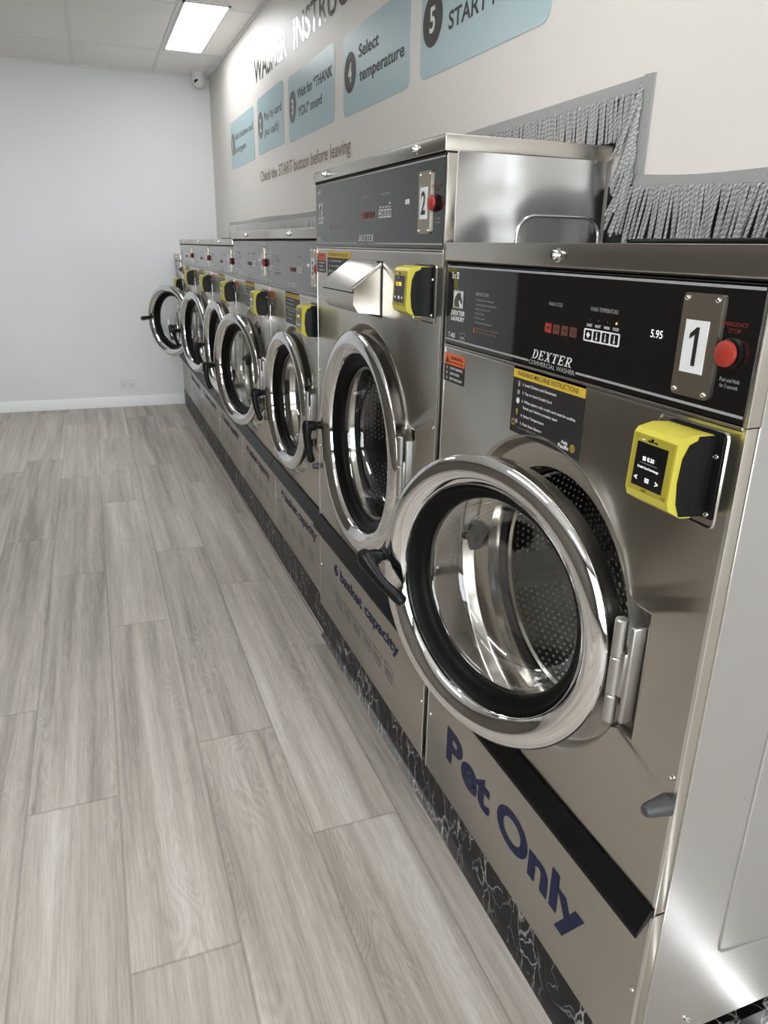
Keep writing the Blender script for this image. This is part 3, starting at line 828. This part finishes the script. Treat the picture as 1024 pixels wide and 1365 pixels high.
def washer(x0, y0, W, num, kick_txt, nb, g0, g1, c0, c1, cz, R, theta, phi, label, model, base_n,
           drum_depth=.27, detail=False, amount='12.95', disp='8.95', pet=False, zcone=.56, z_wl=None, dispenser=False, rz=0.0, glossy=True):
    SIDE = M['steel_wavy'] if dispenser else M['steel_side']
    t = empty('washing_machine', (x0, y0, 0), label=label, cat='washing machine', group='stainless front-loading washers in a row along the wall')
    DX = .318 - x0
    kz = .395 if not dispenser else .405
    fz1 = g0 - .006
    sx = W / .68
    # cabinet shell: two sides, back, inner top
    b = MB(); S = SIDE
    for (ya, yb) in ((.0, .004), (W - .004, W)):
        b.box(.0185, DX, ya, yb, PL + .028, c0 + .004, S, .0008, 1)
    b.box(DX - .004, DX, .004, W - .004, PL + .028, c0, S)
    b.box(.0185, DX - .004, .004, W - .004, c0, c0 + .003, S)
    b.box(.03, DX - .004, .02, W - .02, PL, PL + .028, M['matte_black'])
    # pressed rib on the near side
    if detail or dispenser:
        def rib(pts, close=False):
            b.tube([(p[0], -.0002, p[1]) for p in pts], .0022 if detail else .0032, S, 10)
        if detail:
            rib([(.128, 1.10), (.128, .30), (.1295, .288), (.135, .282), (.145, .279), (DX - .006, .262)])
        else:
            pts = []
            for i in range(9):
                a = PI - PI / 2 * i / 8; pts.append((.178 + .038 * math.cos(a), 1.20 + .036 * math.sin(a)))
            for i in range(9):
                a = PI / 2 - PI / 2 * i / 8; pts.append((.278 + .038 * math.cos(a), 1.20 + .036 * math.sin(a)))
            rib([(.140, 1.17)] + pts + [(.316, 1.17)])
    cab = b.build('cabinet', t)
    if detail:
        screw(cab, .0, .0, .0); o = cab.children[0]; o.location = (.097, -.0005, .168); o.rotation_euler = (0, 0, PI / 2); o.scale = (1.4,) * 3
    # corner posts: the folded edges of the front
    E = M['steel_cover']
    for (ya, yb) in ((.0, .003), (W - .003, W)):
        b = MB()
        b.box(.0, .0178, ya, yb, kz + .002, fz1 + .004, E, .001, 2); b.box(.0, .0178, ya, yb, PL, kz - .001, E, .001, 2)
        b.box(-.001, .0178, ya - .0006, yb + .0006, g0 - .001, c0 - .001, E, .001, 2)
        for q in ((kz + .002, fz1 + .004), (PL, kz - .001), (g0 - .001, c0 - .001)):
            for xx in (.0, .0176): b.box(xx - .0006, xx + .0010, ya - .001, yb + .001, q[0], q[1], M['steel_edge'])
        b.build('corner_post', t)
    # top cover
    b = MB()
    b.box(-.007, DX + .008, -.001, W + .001, c0 + .002, c1, M['steel_cover'], .0022, 3)
    b.box(-.0075, -.004, -.001, W + .001, c1 - .0022, c1 - .0004, M['steel_edge'])
    b.box(-.003, .02, .002, W - .002, c0 - .003, c0 + .003, M['matte_black'])
    cov = b.build('top_cover', t)
    for ly in ((W * .5,) if W < .75 else (.117, .69)):
        k = MB(); zc_ = (c0 + c1) / 2 + .001
        k.lathe([(.0001, -.010), (.0030, -.010), (.0032, -.0085), (.0052, -.0085), (.0066, -.0065), (.0072, -.001), (.009, .0)], (0, 0, 0), M['chrome'], 20)
        k.box(-.0104, -.0085, -.0009, .0009, -.003, .003, M['matte_black'])
        k.build('cam_lock', cov, (-.007, ly, zc_))
    # front panel
    cy = W / 2; hy = cy - R - .010; Rd = R + .0155
    fp = front_panel_mesh(W, kz, fz1, cy, cz, Rd, hy)
    fp.box(-.0008, .001, .0015, W - .0015, fz1 - .0025, fz1 + .0005, M['steel_edge'])
    pnl = fp.build('front_panel', t, sharp=50)
    # pocket slot (dark) behind hinge
    b = MB(); b.box(.0250, .0262, hy - .022, hy + .004, cz - .068 * R / .22, cz + .068 * R / .22, M['matte_black'])
    b.build('hinge_slot', pnl)
    b = MB(); q = W - hy - .0135
    pts = [(q + .0125 * math.cos(a * PI / 12), cz + .004 + .0235 * math.sin(a * PI / 12)) for a in range(24)]
    b.prism(pts, 'x', .0100, .0300, M['matte_black'])
    b.tube([(.0050, q - .001, cz + .010), (-.004, q - .002, cz + .010), (-.008, q - .002, cz + .011)], [.008, .007, .004], M['black'], 12)
    b.build('door_latch', pnl)
    screw(pnl, 0, .0105, cz - .088 if not dispenser else .86, .0042); screw(pnl, 0, W - .013, cz + .12, .0036); screw(pnl, 0, W - .013, cz - .10, .0036)
    b = MB(); b.lathe([(.0001, -.033), (.0060, -.0325), (.0085, -.029), (.0125, -.004), (.0135, 0)], (0, 0, 0), M['grey_rubber'], 20)
    b.build('rubber_bumper', pnl, (0, .0125, zcone))
    # reader surround
    b = MB()
    zz = rz
    ring = rr_pts(.0165 + (.007 if dispenser else 0), .120 + (.007 if dispenser else 0), .908 + zz, 1.0125 + zz, .008, 5)
    ring2 = rr_pts(.0195 + (.007 if dispenser else 0), .117 + (.007 if dispenser else 0), .911 + zz, 1.0095 + zz, .006, 5)
    n = len(ring)
    b.add([(-.0002, p[0], p[1]) for p in ring] + [(-.0022, .5 * (p[0] + q[0]), .5 * (p[1] + q[1])) for p, q in zip(ring, ring2)] + [(-.0004, p[0], p[1]) for p in ring2],
          [(i, (i + 1) % n, (i + 1) % n + n, i + n) for i in range(n)] + [(i + n, (i + 1) % n + n, (i + 1) % n + 2 * n, i + 2 * n) for i in range(n)], M['steel_cover'])
    b.build('pressed_surround', pnl)
    lz = g0 - 1.022
    warn_label(pnl, W - .004, W - .081, .9565 + lz, 1.005 + lz, -.0004)
    if dispenser: inst_label(pnl, .70, .515, 1.068, 1.166, -.0004)
    else: inst_label(pnl, .4365 * sx, .4365 * sx - .179, .919 + lz, 1.0165 + lz, -.0004)
    # kick panel
    b = MB(); b.box(-.0002, .012, .0032, W - .0032, PL, kz - .001, M['steel_kick'], .0015, 2)
    kp = b.build('kick_panel', t)
    screw(kp, 0, .013, .2535, .0042); screw(kp, 0, W - .0135, .2520, .0042)
    b = MB()
    if pet:
        b.text('Pet', M['navy'], .5835, .2015, .2800, -.0008, yr=.4035, bold=.035)
        b.text('Only', M['navy'], .3770, .1815, .2800, -.0008, yr=.1190, bold=.035)
    else:
        m_ = W / 2
        half = .2525 if dispenser else .245
        if kick_txt: b.text(kick_txt, M['navy'], m_ + half, .270, .3155, -.0008, yr=m_ - half, bold=.032)
        tot = .475 if dispenser else .12 * nb - .035
        for i in range(nb):
            st = (tot - .075) / max(1, nb - 1)
            l_ = m_ + tot / 2 - i * st
            basket(b, l_, l_ - .064, .190, .227, -.0008, M['navy'], .0014)
    if b.v: b.build('lettering', kp)
    # drip rail
    b = MB(); ry = .0015
    b.prism([(.0, kz + .008), (-.004, kz + .010), (-.020, kz - .020), (-.0225, kz - .024), (-.0225, kz - .0285), (-.0195, kz - .0285), (-.018, kz - .025), (-.002, kz - .002), (0, kz - .002)], 'y', ry, W - ry, M['black'], False)
    b.build('drip_rail', t)
    # control panel
    h = g1 - g0; k = h / .130
    b = MB()
    b.box(-.0012, .010, .004, W - .002, g0, g1, M['black_glass'], .0006, 1)
    cp = b.build('control_panel', t)
    b = MB(); xp = -.0020
    PY = lambda y: y * sx
    PZ = lambda z: g0 + (z - 1.022) * k
    b.box(-.0030, .004, .003, W - .001, g1 + .0015, g1 + .0050, M['steel_edge'], .0008, 1)
    b.box(-.0022, .004, .003, W - .001, g0 - .0042, g0 - .0008, M['steel_cover'], .0006, 1)
    b.build('trim_strip', cp)
    b = MB()
    b.quad(xp, W - .003, .005, g1 - .0038, g1 - .0008, M['print_grey'])
    zl = g0 + .0065
    ya_, yb_ = W / 2 + .058, W / 2 - .058
    b.quad(xp, W - .003, ya_, zl, zl + .003, M['print_grey']); b.quad(xp, yb_, .005, zl, zl + .003, M['print_grey'])
    dexter(b, M['print_white'], W / 2 + .050, W / 2 - .052, zl + .006, zl + .019, xp)
    b.text('COMMERCIAL WASHER', M['print_grey'], W / 2 + .056, zl - .0025, zl + .0038, xp, yr=W / 2 - .056, bold=.01)
    b.text(base_n + 'x', M['print_white'], W - .020, PZ(1.131), PZ(1.131) + .010, xp, yr=W - .035, bold=.01)
    for q in range(3): b.quad(xp, W - .038 + 0, W - .046, PZ(1.131) + .0038 * q, PZ(1.131) + .0026 + .0038 * q, M['print_white'])
    horse(b, W - .029, W - .066, PZ(1.112) - .028, PZ(1.112), xp)
    b.text('DEXTER', M['print_white'], W - .023, PZ(1.112) - .040, PZ(1.112) - .0325, xp, yr=W - .074, bold=.03, shear=.2)
    b.text('LAUNDRY', M['print_white'], W - .023, PZ(1.112) - .0495, PZ(1.112) - .042, xp, yr=W - .074, bold=.03, shear=.2)
    b.text(model, M['print_white'], W - .016, PZ(1.0335), PZ(1.0335) + .0085, xp, yr=W - .042, bold=.01)
    b.frame(xp, W - .060, W - .080, PZ(1.0335) - .001, PZ(1.0335) + .0115, .0009, M['print_grey'])
    b.quad(xp, W - .064, W - .076, PZ(1.0335) + .002, PZ(1.0335) + .005, M['print_grey'])
    yl = PY(.570)
    b.text('INSTRUCTIONS', M['print_grey'], yl, PZ(1.1085), PZ(1.1085) + .0048, xp, yr=yl - .043, bold=.01)
    for i, (s_, w_) in enumerate((('1 Load machine / detergent', .060), ('2 Select water temperature', .070), ('3 Insert coins or card', .048), ('4 Close the door', .034), ('5 Press start', .034), ('6 Unload when finished', .056))):
        zz_ = PZ(1.1035) - .0070 * i
        b.text(s_, M['print_grey'], yl, zz_ - .004, zz_, xp, yr=yl - w_, bold=.0, ref='Lg')
    zz_ = PZ(1.1035) - .044
    b.text('Do not open the door while the', M['print_dkorange'], yl - .004, zz_ - .0035, zz_, xp, yr=yl - .078); b.text('machine is still turning', M['print_dkorange'], yl - .004, zz_ - .0090, zz_ - .0055, xp, yr=yl - .073)
    b.add([(xp, yl + .003, zz_ - .009), (xp, yl - .003, zz_ - .009), (xp, yl, zz_ - .001)], [(0, 1, 2)], M['print_orange'], False)
    b.text('WASH CYCLE', M['print_grey'], PY(.358), PZ(1.109), PZ(1.109) + .0048, xp, yr=PY(.358) - .032)
    for i, mt in enumerate(('print_red', 'print_dkred', 'print_dkred', 'print_dkred')):
        y_ = PY(.3628) - i * .0195
        b.rrect(xp, y_, y_ - .016, PZ(1.0735) + .0, PZ(1.0735) + .0125, .001, M[mt], seg=2)
        b.quad(xp - .0003, y_ - .004, y_ - .012, PZ(1.0735) + .0055, PZ(1.0735) + .0075, M['label_black'])
    b.text('WASH TEMPERATURE', M['print_grey'], PY(.265), PZ(1.1095), PZ(1.1095) + .0050, xp, yr=PY(.265) - .054)
    ty = PY(.2735)
    b.rrect(xp, ty, ty - .071, PZ(1.0725), PZ(1.0725) + .0155, .002, M['print_white'], seg=3)
    for i, nm in enumerate(('START', 'HOT', 'WARM', 'COLD')):
        y_ = ty - .0015 - i * .0172
        b.rrect(xp - .0003, y_ - .0015, y_ - .0155, PZ(1.0725) + .002, PZ(1.0725) + .0138, .0012, M['black_glass'], seg=2)
        yc_ = y_ - .0085; zc_ = PZ(1.0725) + .008
        if i == 0: b.add([(xp - .0006, yc_ + .004, zc_), (xp - .0006, yc_, zc_ + .004), (xp - .0006, yc_ - .004, zc_), (xp - .0006, yc_, zc_ - .004)], [(0, 1, 2, 3)], M['print_white'], False)
        else:
            b.quad(xp - .0006, yc_ + .0009, yc_ - .0009, zc_ - .003, zc_ + .0045, M['print_white']); b.disc(.0020, (xp - .0006, yc_, zc_ - .003), M['print_white'], 10)
        b.text(nm, M['print_white'], yc_ + .0055, PZ(1.0725) + .0180, PZ(1.0725) + .0215, xp, yr=yc_ - .0055, bold=.02)
        b.disc(.0013, (xp, yc_, PZ(1.0725) + .0265), M['led'] if i == 3 else M['print_dkred'], 10)
    b.text(disp, M['screen_text'], PY(.1507), PZ(1.0905), PZ(1.0905) + .0085, xp, yr=PY(.1507) - .019)
    b.text('EMERGENCY', M['print_dkred2'], .051 + (.007 if dispenser else 0), PZ(1.088) + .0255, PZ(1.088) + .0295, xp, yr=.018)
    b.text('STOP', M['print_dkred2'], .041 + (.007 if dispenser else 0), PZ(1.088) + .0190, PZ(1.088) + .0235, xp, yr=.026)
    b.text('Push and Hold', M['print_grey'], .042, PZ(1.088) - .0275, PZ(1.088) - .0235, xp, yr=.017); b.text('for 3 seconds', M['print_grey'], .041, PZ(1.088) - .0335, PZ(1.088) - .0295, xp, yr=.018)
    b.build('printed_graphics', cp)
    # number plate
    pc = PZ(1.0895); yo = .005 if dispenser else 0
    b = MB(); b.prism(rr_pts(.0518 + yo, .1050 + yo, pc - .0520, pc + .0520, .005, 5), 'x', -.0045, -.0012, M['steel_plate'])
    b.box(-.0054, -.0044, .0640 + yo, .0962 + yo, pc - .0275, pc + .0255, M['label_white'], .0003, 1)
    npl = b.build('number_plate', t)
    b = MB()
    if num == '1':
        yq = .0800 + yo; zq0, zq1 = pc - .020, pc + .019
        b.add([(-.0058, yq + q[0], zq0 + q[1] * (zq1 - zq0)) for q in ((.0005, 0), (-.0050, 0), (-.0050, 1), (-.0010, 1), (.0075, .82), (.0075, .68), (.0005, .80))], [tuple(range(7))], M['label_black'], False)
    else: b.text(num, M['label_black'], .0800 + yo, pc - .020, pc + .019, -.0058, bold=.02, align='c', asp=.8)
    b.build('digit', npl)
    for (yy, zz2) in ((.0575, .0465), (.0993, .0465), (.0575, -.0465), (.0993, -.0465)): screw(npl, -.0045, yy + yo, pc + zz2, .0030)
    b = MB(); zb = PZ(1.088); yb2 = .0335 + yo * 1.6
    b.lathe([(.0150, -.0012), (.0150, -.0032), (.0135, -.0042), (.0085, -.0042)], (0, yb2, zb), M['black'], 28)
    b.lathe([(.0085, -.004), (.0085, -.006), (.0120, -.0065), (.0130, -.0085), (.0124, -.0115), (.0085, -.0132), (.0001, -.0136)], (0, yb2, zb), M['stop_red'], 28)
    b.build('stop_button', cp)
    # door etc.
    make_drum(t, cy, cz, Rd, min(DX - .008, drum_depth))
    make_door(t, R, hy, cz, theta, phi, detail or dispenser)
    make_hinge(t, hy, cz, R / .22)
    rd = reader(t, .007 if dispenser else 0.0, rz, amount, detail)
    if dispenser:
        b = MB(); ya, yb = .3035, .518
        S2 = M['steel_cover']
        b.prism([(0, 1.139), (-.0630, 1.094), (-.0635, 1.062), (-.0520, 1.045), (0, 1.040)], 'y', ya, yb, S2, False)
        b.box(-.001, .0, ya - .006, yb + .004, 1.034, 1.150, M['matte_black'])
        ds = b.build('soap_dispenser', t)
        b = MB()
        b.prism([(0, 1.1405), (0, 1.1465), (-.004, 1.1465), (-.066, 1.1005), (-.0685, 1.0975), (-.0685, 1.0880), (-.0660, 1.0875), (-.0655, 1.0945)], 'y', ya - .003, yb + .003, S2, False)
        b.box(-.0662, -.062, ya - .0005, yb + .0005, 1.0850, 1.0880, M['matte_black'])
        b.tube([(-.0650, ya - .0042, 1.0950), (-.002, ya - .0042, 1.1420)], .0018, M['steel_edge'], 8)
        b.build('lid', ds)
        b = MB(); b.tube([(-.003, ya + .03, 1.1470), (-.003, yb - .006, 1.1470)], .0026, M['hinge'], 10); b.build('lid_hinge', ds)
    return t

# ------------------------------------------------------------------ the row
washer(.0, 0.0, .680, '1', '', 3, 1.022, 1.152, 1.156, 1.188, .690, .2205, .314, math.radians(62),
       'nearest stainless washer marked 1 with blue Pet Only lettering and its door ajar', 'T-400', '3', detail=True, amount='0.30', disp='5.95', pet=True, zcone=.5600)
washer(.0, .701, .800, '2', '6 basket capacity', 6, 1.177, 1.326, 1.329, 1.357, .729, .268, .012, math.radians(6),
       'tallest stainless washer marked 2 with a hooded soap dispenser above its door', 'T-900', '6', dispenser=True, amount='12.95', disp='8.95', rz=.139, zcone=.56)
X2 = .016
washer(X2, 1.504, .675, '3', '4 basket capacity', 4, 1.041, 1.190, 1.194, 1.225, .692, .2255, .06, math.radians(24),
       'stainless washer marked 3, directly behind the tall washer with the soap dispenser', 'T-600', '4', rz=.012, zcone=.56)
washer(X2, 2.182, .691, '4', '4 basket capacity', 4, 1.041, 1.190, 1.194, 1.225, .692, .2255, .23, math.radians(10),
       'stainless washer marked 4, same height as washer 3 but its door stands ajar', 'T-600', '4', rz=.012)
washer(X2, 2.875, .692, '5', '3 basket capacity', 3, 1.042, 1.166, 1.169, 1.197, .692, .2255, .11, math.radians(30),
       'fifth stainless washer from the camera, first of the three lower machines beyond the fringe', 'T-400', '3', rz=.012)
washer(X2, 3.569, .692, '6', '3 basket capacity', 3, 1.042, 1.166, 1.169, 1.197, .692, .2255, .212, math.radians(30),
       'sixth stainless washer from the camera, middle of the three lower machines', 'T-400', '3', rz=.012)
washer(X2, 4.263, .664, '7', '3 basket capacity', 3, 1.042, 1.166, 1.169, 1.197, .697, .2255, .54, math.radians(100),
       'seventh stainless washer with the widest-open door standing out before the back wall', 'T-400', '3', rz=.012)
washer(X2, 4.930, .398, '8', '', 0, .949, 1.054, 1.057, 1.102, .60, .13, .05, math.radians(10),
       'shortest stainless washer, last in the row against the white back wall', 'T-300', '2', rz=-.065)

# ------------------------------------------------------------------ fringe trims
def strand(mb, p0, p1, r, twist, n, sag=0.0, plies=2, seg=5, mat=None):
    p0 = Vector(p0); p1 = Vector(p1); mat = mat or M['fringe']
    d = (p1 - p0); Ln = d.length; dn = d.normalized()
    u = dn.cross(Vector((1, 0, 0))).normalized(); w = dn.cross(u)
    ph = random.random() * 6
    bend = random.uniform(-1, 1) * sag
    for pl in range(plies):
        pts = []
        for i in range(n + 1):
            t = i / n; a = ph + pl * PI + twist * t * Ln
            off = (u * math.cos(a) + w * math.sin(a)) * r * .58 if plies > 1 else Vector((0, 0, 0))
            pts.append(p0 + d * t + off + u * bend * math.sin(t * PI * .8) * (t))
        mb.tube(pts, r * .60 if plies > 1 else r, mat if pl == 0 else M['fringe_groove'], seg, False)

def band(path, wdt, side):
    """woven heading strip following path of (y,z); side = +-1 offset direction"""
    mb = MB(); vs = []
    n = len(path)
    for i, (y, z) in enumerate(path):
        a = path[max(0, i - 1)]; c = path[min(n - 1, i + 1)]
        d = Vector((c[0] - a[0], c[1] - a[1])).normalized(); nn = Vector((-d.y, d.x)) * side
        for (o, x) in ((0, XW - .0005), (0, XW - .004), (wdt, XW - .0055), (wdt, XW - .0005)):
            vs.append((x, y + nn.x * o, z + nn.y * o))
    fs = []
    for i in range(n - 1):
        for k in range(4): fs.append((i * 4 + k, i * 4 + (k + 1) % 4, (i + 1) * 4 + (k + 1) % 4, (i + 1) * 4 + k))
    fs += [(0, 1, 2, 3), tuple((n - 1) * 4 + k for k in (3, 2, 1, 0))]
    mb.add(vs, fs, M['braid']); return mb

near = empty('fringe_trim', (0, 0, 0), label='silver grey cord fringe draped around the tall washer and along above the nearest one', cat='fringe', group=None)
rp = random.Random(11)
pa = [(1.62, 1.440)] + [(1.62 - .0495 * i, 1.4405 + .016 * i / 20) for i in range(1, 21)]
mb = band([(y, z) for y, z in pa], .024, 1); mb.build('braid_heading', near)
pv = [(.612, 1.458 - .0153 * i) for i in range(11)]
mb = band(pv, .024, 1); mb.build('braid_heading', near)
ph_ = [(.632 - .03 * i, 1.306 - .004 * math.sin(i * .35) - .0013 * i) for i in range(20)]
mb = band(ph_, .024, 1); mb.build('braid_heading', near)
b = MB()
b.box(XW - .0016, XW + .02, .700, 1.62, 1.345, 1.440, M['matte_black']); b.box(XW - .0016, XW + .02, .06, .705, 1.189, 1.290, M['matte_black'])  # matte black sheets paint the shade of the gap behind the cords
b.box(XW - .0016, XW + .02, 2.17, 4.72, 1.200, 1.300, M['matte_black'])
tag(b.build('gap_shade_1'), 'black sheets on the wall painting the shade of the gap behind the fringe', 'gap', kind='structure')
st = MB()
y = 1.60
while y > .645:
    z = 1.4405 + .016 * (1.62 - y) / .99 - .022
    ln = .085 + rp.uniform(-.004, .004)
    strand(st, (XW - .009 - rp.random() * .006, y, z), (XW - .007 - rp.random() * .005, y + rp.uniform(-.004, .006), max(z - ln, 1.3605 + rp.random() * .004)), .00235, 780, 56, .003)
    y -= .0056
# strands falling off the vertical run
for i in range(42):
    z = 1.446 - .0035 * i
    yy = .634 + rp.uniform(-.003, .003)
    dy = .024 + .016 * math.sin(i * .4) + rp.uniform(-.008, .012)
    ln = .098 + rp.uniform(-.012, .006)
    strand(st, (XW - .009, yy, z), (XW - .012 - rp.random() * .014, yy + dy, z - ln), .00235, 780, 60, .004)
y = .640
while y > .08:
    z = 1.306 - .0013 * (.632 - y) / .03 - .020
    ln = .090 + rp.uniform(-.006, .006) - (.010 if y > .62 else 0)
    lean = .020 * math.sin(y * 23) + rp.uniform(-.005, .005)
    strand(st, (XW - .008 - rp.random() * .004, y, z), (XW - .008 - rp.random() * .014, y + lean * .6 + .004, z - ln), .00235, 780, 60, .006)
    y -= .0056
tag(st.build('twisted_cords', near, sharp=80), 'hanging twisted silver grey cords', kind='stuff')

far = empty('fringe_trim', (0, 0, 0), label='silver grey cord fringe on the wall behind the farther washers', cat='fringe')
pf = []
for i in range(60):
    y = 2.16 + 2.58 * i / 59
    pf.append((y, 1.318 - .006 * math.sin((y - 2.2) * 2.2) ** 2 - .006 * (y - 2.16) / 2.58))
mb = band(pf, .022, -1); mb.build('braid_heading', far)
st = MB(); y = 4.735
while y > 2.17:
    strand(st, (XW - .009, y, 1.290), (XW - .008 - rp.random() * .012, y + (.02 if y > 4.70 else 0) + rp.uniform(-.006, .006), 1.228 - (.02 if y > 2.9 else 0) + rp.uniform(-.004, .004)), .0026, 0, 3, .003, plies=1, seg=4)
    y -= .0075
tag(st.build('twisted_cords', far, sharp=80), 'hanging silver grey cords', kind='stuff')

# black strips lying on the nearest washer top, pipes on the far ones
b = MB()
b.prism([(.235, .560), (.232, .05), (.262, .04), (.268, .46), (.300, .600), (.290, .625)], 'z', 1.1885, 1.1925, M['black'], False)
tag(b.build('plastic_strip'), 'flat black plastic strip on top of the nearest washer under the fringe', 'strip')
b = MB(); b.tube([(.288, .57, 1.1955), (.285, .45, 1.1955), (.292, .30, 1.1965), (.287, .06, 1.1955)], .0045, M['black'], 10)
tag(b.build('black_cable'), 'black cable lying along the nearest washer top beneath the hanging cords', 'cable')
b = MB(); b.tube([(.20, 2.90, 1.203), (.22, 3.3, 1.203), (.19, 3.9, 1.203), (.20, 4.3, 1.203)], .006, M['black'], 8)
tag(b.build('black_hose'), 'thin black hose lying on top of the three lower far washers', 'hose')

# ------------------------------------------------------------------ wall graphics
xg = XW - .0012
def wall_panel(num, lines, yl, yr, z0, z1, label, tl):
    b = MB(); b.prism(rr_pts(yl, yr, z0, z1, .03, 6), 'x', xg, XW + .0005, M['blue'])
    o = b.build('instruction_panel')
    tag(o, label, 'wall panel', 'blue numbered washing steps on the wall')
    b = MB(); cyy = yl - .075; czz = (z0 + z1) / 2 + .005
    b.disc(.062, (xg - .0006, cyy, czz), M['charcoal'], 40)
    b.text(num, M['wall_r'], cyy, czz - .030, czz + .030, xg - .0012, bold=.02, align='c')
    b.build('step_number', o)
    b = MB()
    for i, (s, y_l, y_r) in enumerate(lines):
        zt = (1.763, 1.693)[i]
        ref = 'Ay' if False else None
        vs = text_geo(s, .02); 
        # cap height based placing: descenders hang below the line
        _, _, _, _, ya, yb = text_geo('T', .02)
        _, _, _, _, sa, sb = vs[0], vs[1], vs[2], vs[3], vs[4], vs[5]
        hgt = tl / (yb - ya)
        b.text(s, M['charcoal'], y_l, zt + (sa - ya) * hgt, zt + (sb - ya) * hgt, xg - .0006, yr=y_r, bold=.02)
    b.build('lettering', o)
wall_panel('1', [('Add clothes and', 4.432, 3.892), ('detergent', 4.447, 4.093)], 4.575, 3.860, 1.612, 1.872, 'blue wall panel reading 1 Add clothes and detergent, nearest the back wall', .033)
wall_panel('2', [('Pay by card', 3.596, 3.222), ('(no cash)', 3.595, 3.281)], 3.765, 3.185, 1.620, 1.882, 'blue wall panel reading 2 Pay by card (no cash)', .035)
wall_panel('3', [('Wait for \u201cTHANK', 2.930, 2.423), ('YOU\u201d sound', 2.921, 2.562)], 3.090, 2.398, 1.612, 1.868, 'blue wall panel reading 3 Wait for THANK YOU sound', .037)
wall_panel('4', [('Select', 2.126, 1.937), ('temperature', 2.118, 1.723)], 2.292, 1.682, 1.606, 1.858, 'blue wall panel reading 4 Select temperature', .038)
wall_panel('5', [('Press', 1.43, 1.25), ('START NOW', 1.4305, 1.02)], 1.606, .955, 1.608, 1.858, 'largest-looking blue wall panel reading 5 with START, cut by the top edge of the photo', .040)
b = MB()
b.text('WASHER', M['charcoal'], 3.803, 1.955, 2.068, xg, yr=3.100, bold=.01)
b.text('INSTRUCTIONS', M['charcoal'], 2.975, 1.952, 2.064, xg, yr=1.70, bold=.01)
tag(b.build('wall_heading'), 'dark lettering WASHER INSTRUCTIONS high on the cream wall', 'lettering')
b = MB()
b.text('Check the START button before leaving', M['bronze'], 3.735, 1.473, 1.541, xg, yr=2.208, bold=.01)
tag(b.build('wall_lettering'), 'bronze lettering Check the START button before leaving, below the blue panels', 'lettering')

# ------------------------------------------------------------------ dome camera, outlet
t = empty('dome_camera', (.245, 5.215, ZC), label='small white dome security camera on the ceiling in the corner', cat='security camera')
b = MB(); b.lathe([(.0001, .0), (.050, 0), (.050, -.030), (.048, -.050), (.040, -.072), (.022, -.088), (.0001, -.092)], (0, 0, 0), M['white_plastic'], 32, ax='z'); b.build('housing', t)
b = MB(); b.lathe([(.0001, -.008), (.012, -.008), (.020, -.006), (.024, 0.0), (.020, .012)], (0, 0, 0), M['black'], 24, ax='y')
b.build('lens', t, (-.012, -.030, -.062), (math.radians(35), 0, math.radians(-15)))
b = MB()
ox, oz = -.395, .172
b.prism(rr_pts(ox - .057, ox + .057, oz - .036, oz + .036, .006, 4), 'y', YB - .008, YB - .0002, M['white_plastic'])
out = tag(b.build('power_outlet'), 'white double power outlet low on the back wall', 'outlet')
for k in (-1, 1):
    b = MB(); b.box(ox + k * .028 - .006, ox + k * .028 + .006, YB - .0115, YB - .008, oz + .012, oz + .026, M['skirting'], .001, 1); b.build('switch', out)
    b = MB()
    for (dx, rt) in ((-.008, .5), (.008, -.5)):
        b.box(ox + k * .028 + dx - .0014, ox + k * .028 + dx + .0014, YB - .0086, YB - .0078, oz - .012, oz - .004, M['grey_rubber'])
    b.box(ox + k * .028 - .0012, ox + k * .028 + .0012, YB - .0086, YB - .0078, oz - .024, oz - .017, M['grey_rubber'])
    b.build('socket', out)

# ------------------------------------------------------------------ light
wd = bpy.data.worlds.new('World'); SC.world = wd; wd.use_nodes = True
bg = wd.node_tree.nodes['Background']
bg.inputs['Color'].default_value = (.94, .97, 1.0, 1); bg.inputs['Strength'].default_value = 5.0
la = bpy.data.lights.new('window_daylight', 'AREA'); la.shape = 'RECTANGLE'; la.size = wx1 - wx0 - .1; la.size_y = wz1 - wz0 - .1
la.energy = 0.001; la.cycles.is_portal = True
lo = bpy.data.objects.new('window_daylight', la); COL.objects.link(lo)
lo.location = ((wx0 + wx1) / 2, YF - .12, (wz0 + wz1) / 2); lo.rotation_euler = (PI / 2, 0, PI)
lo.rotation_euler = (math.radians(90), 0, 0)
lo['label'] = 'daylight portal at the shop window'

# ------------------------------------------------------------------ camera
f, rx, ry, rz_ = 980.4698, 1.224242, .0206087, -.3701533
cam = bpy.data.cameras.new('camera'); co = bpy.data.objects.new('camera', cam); COL.objects.link(co)
cam.sensor_fit = 'VERTICAL'; cam.sensor_height = 36.0; cam.sensor_width = 27.0
cam.lens = f / 1365 * 36.0
cam.clip_start = .02
Rm = Matrix.Rotation(rz_, 4, 'Z') @ Matrix.Rotation(rx, 4, 'X') @ Matrix.Rotation(ry, 4, 'Z')
co.matrix_world = Matrix.Translation((-.5768367, -.5239245, 1.1795584)) @ Rm
SC.camera = co

SC.view_settings.view_transform = 'Standard'
SC.view_settings.look = 'None'
SC.view_settings.gamma = 1.0
SC.view_settings.use_curve_mapping = False
SC.view_settings.exposure = 0.66
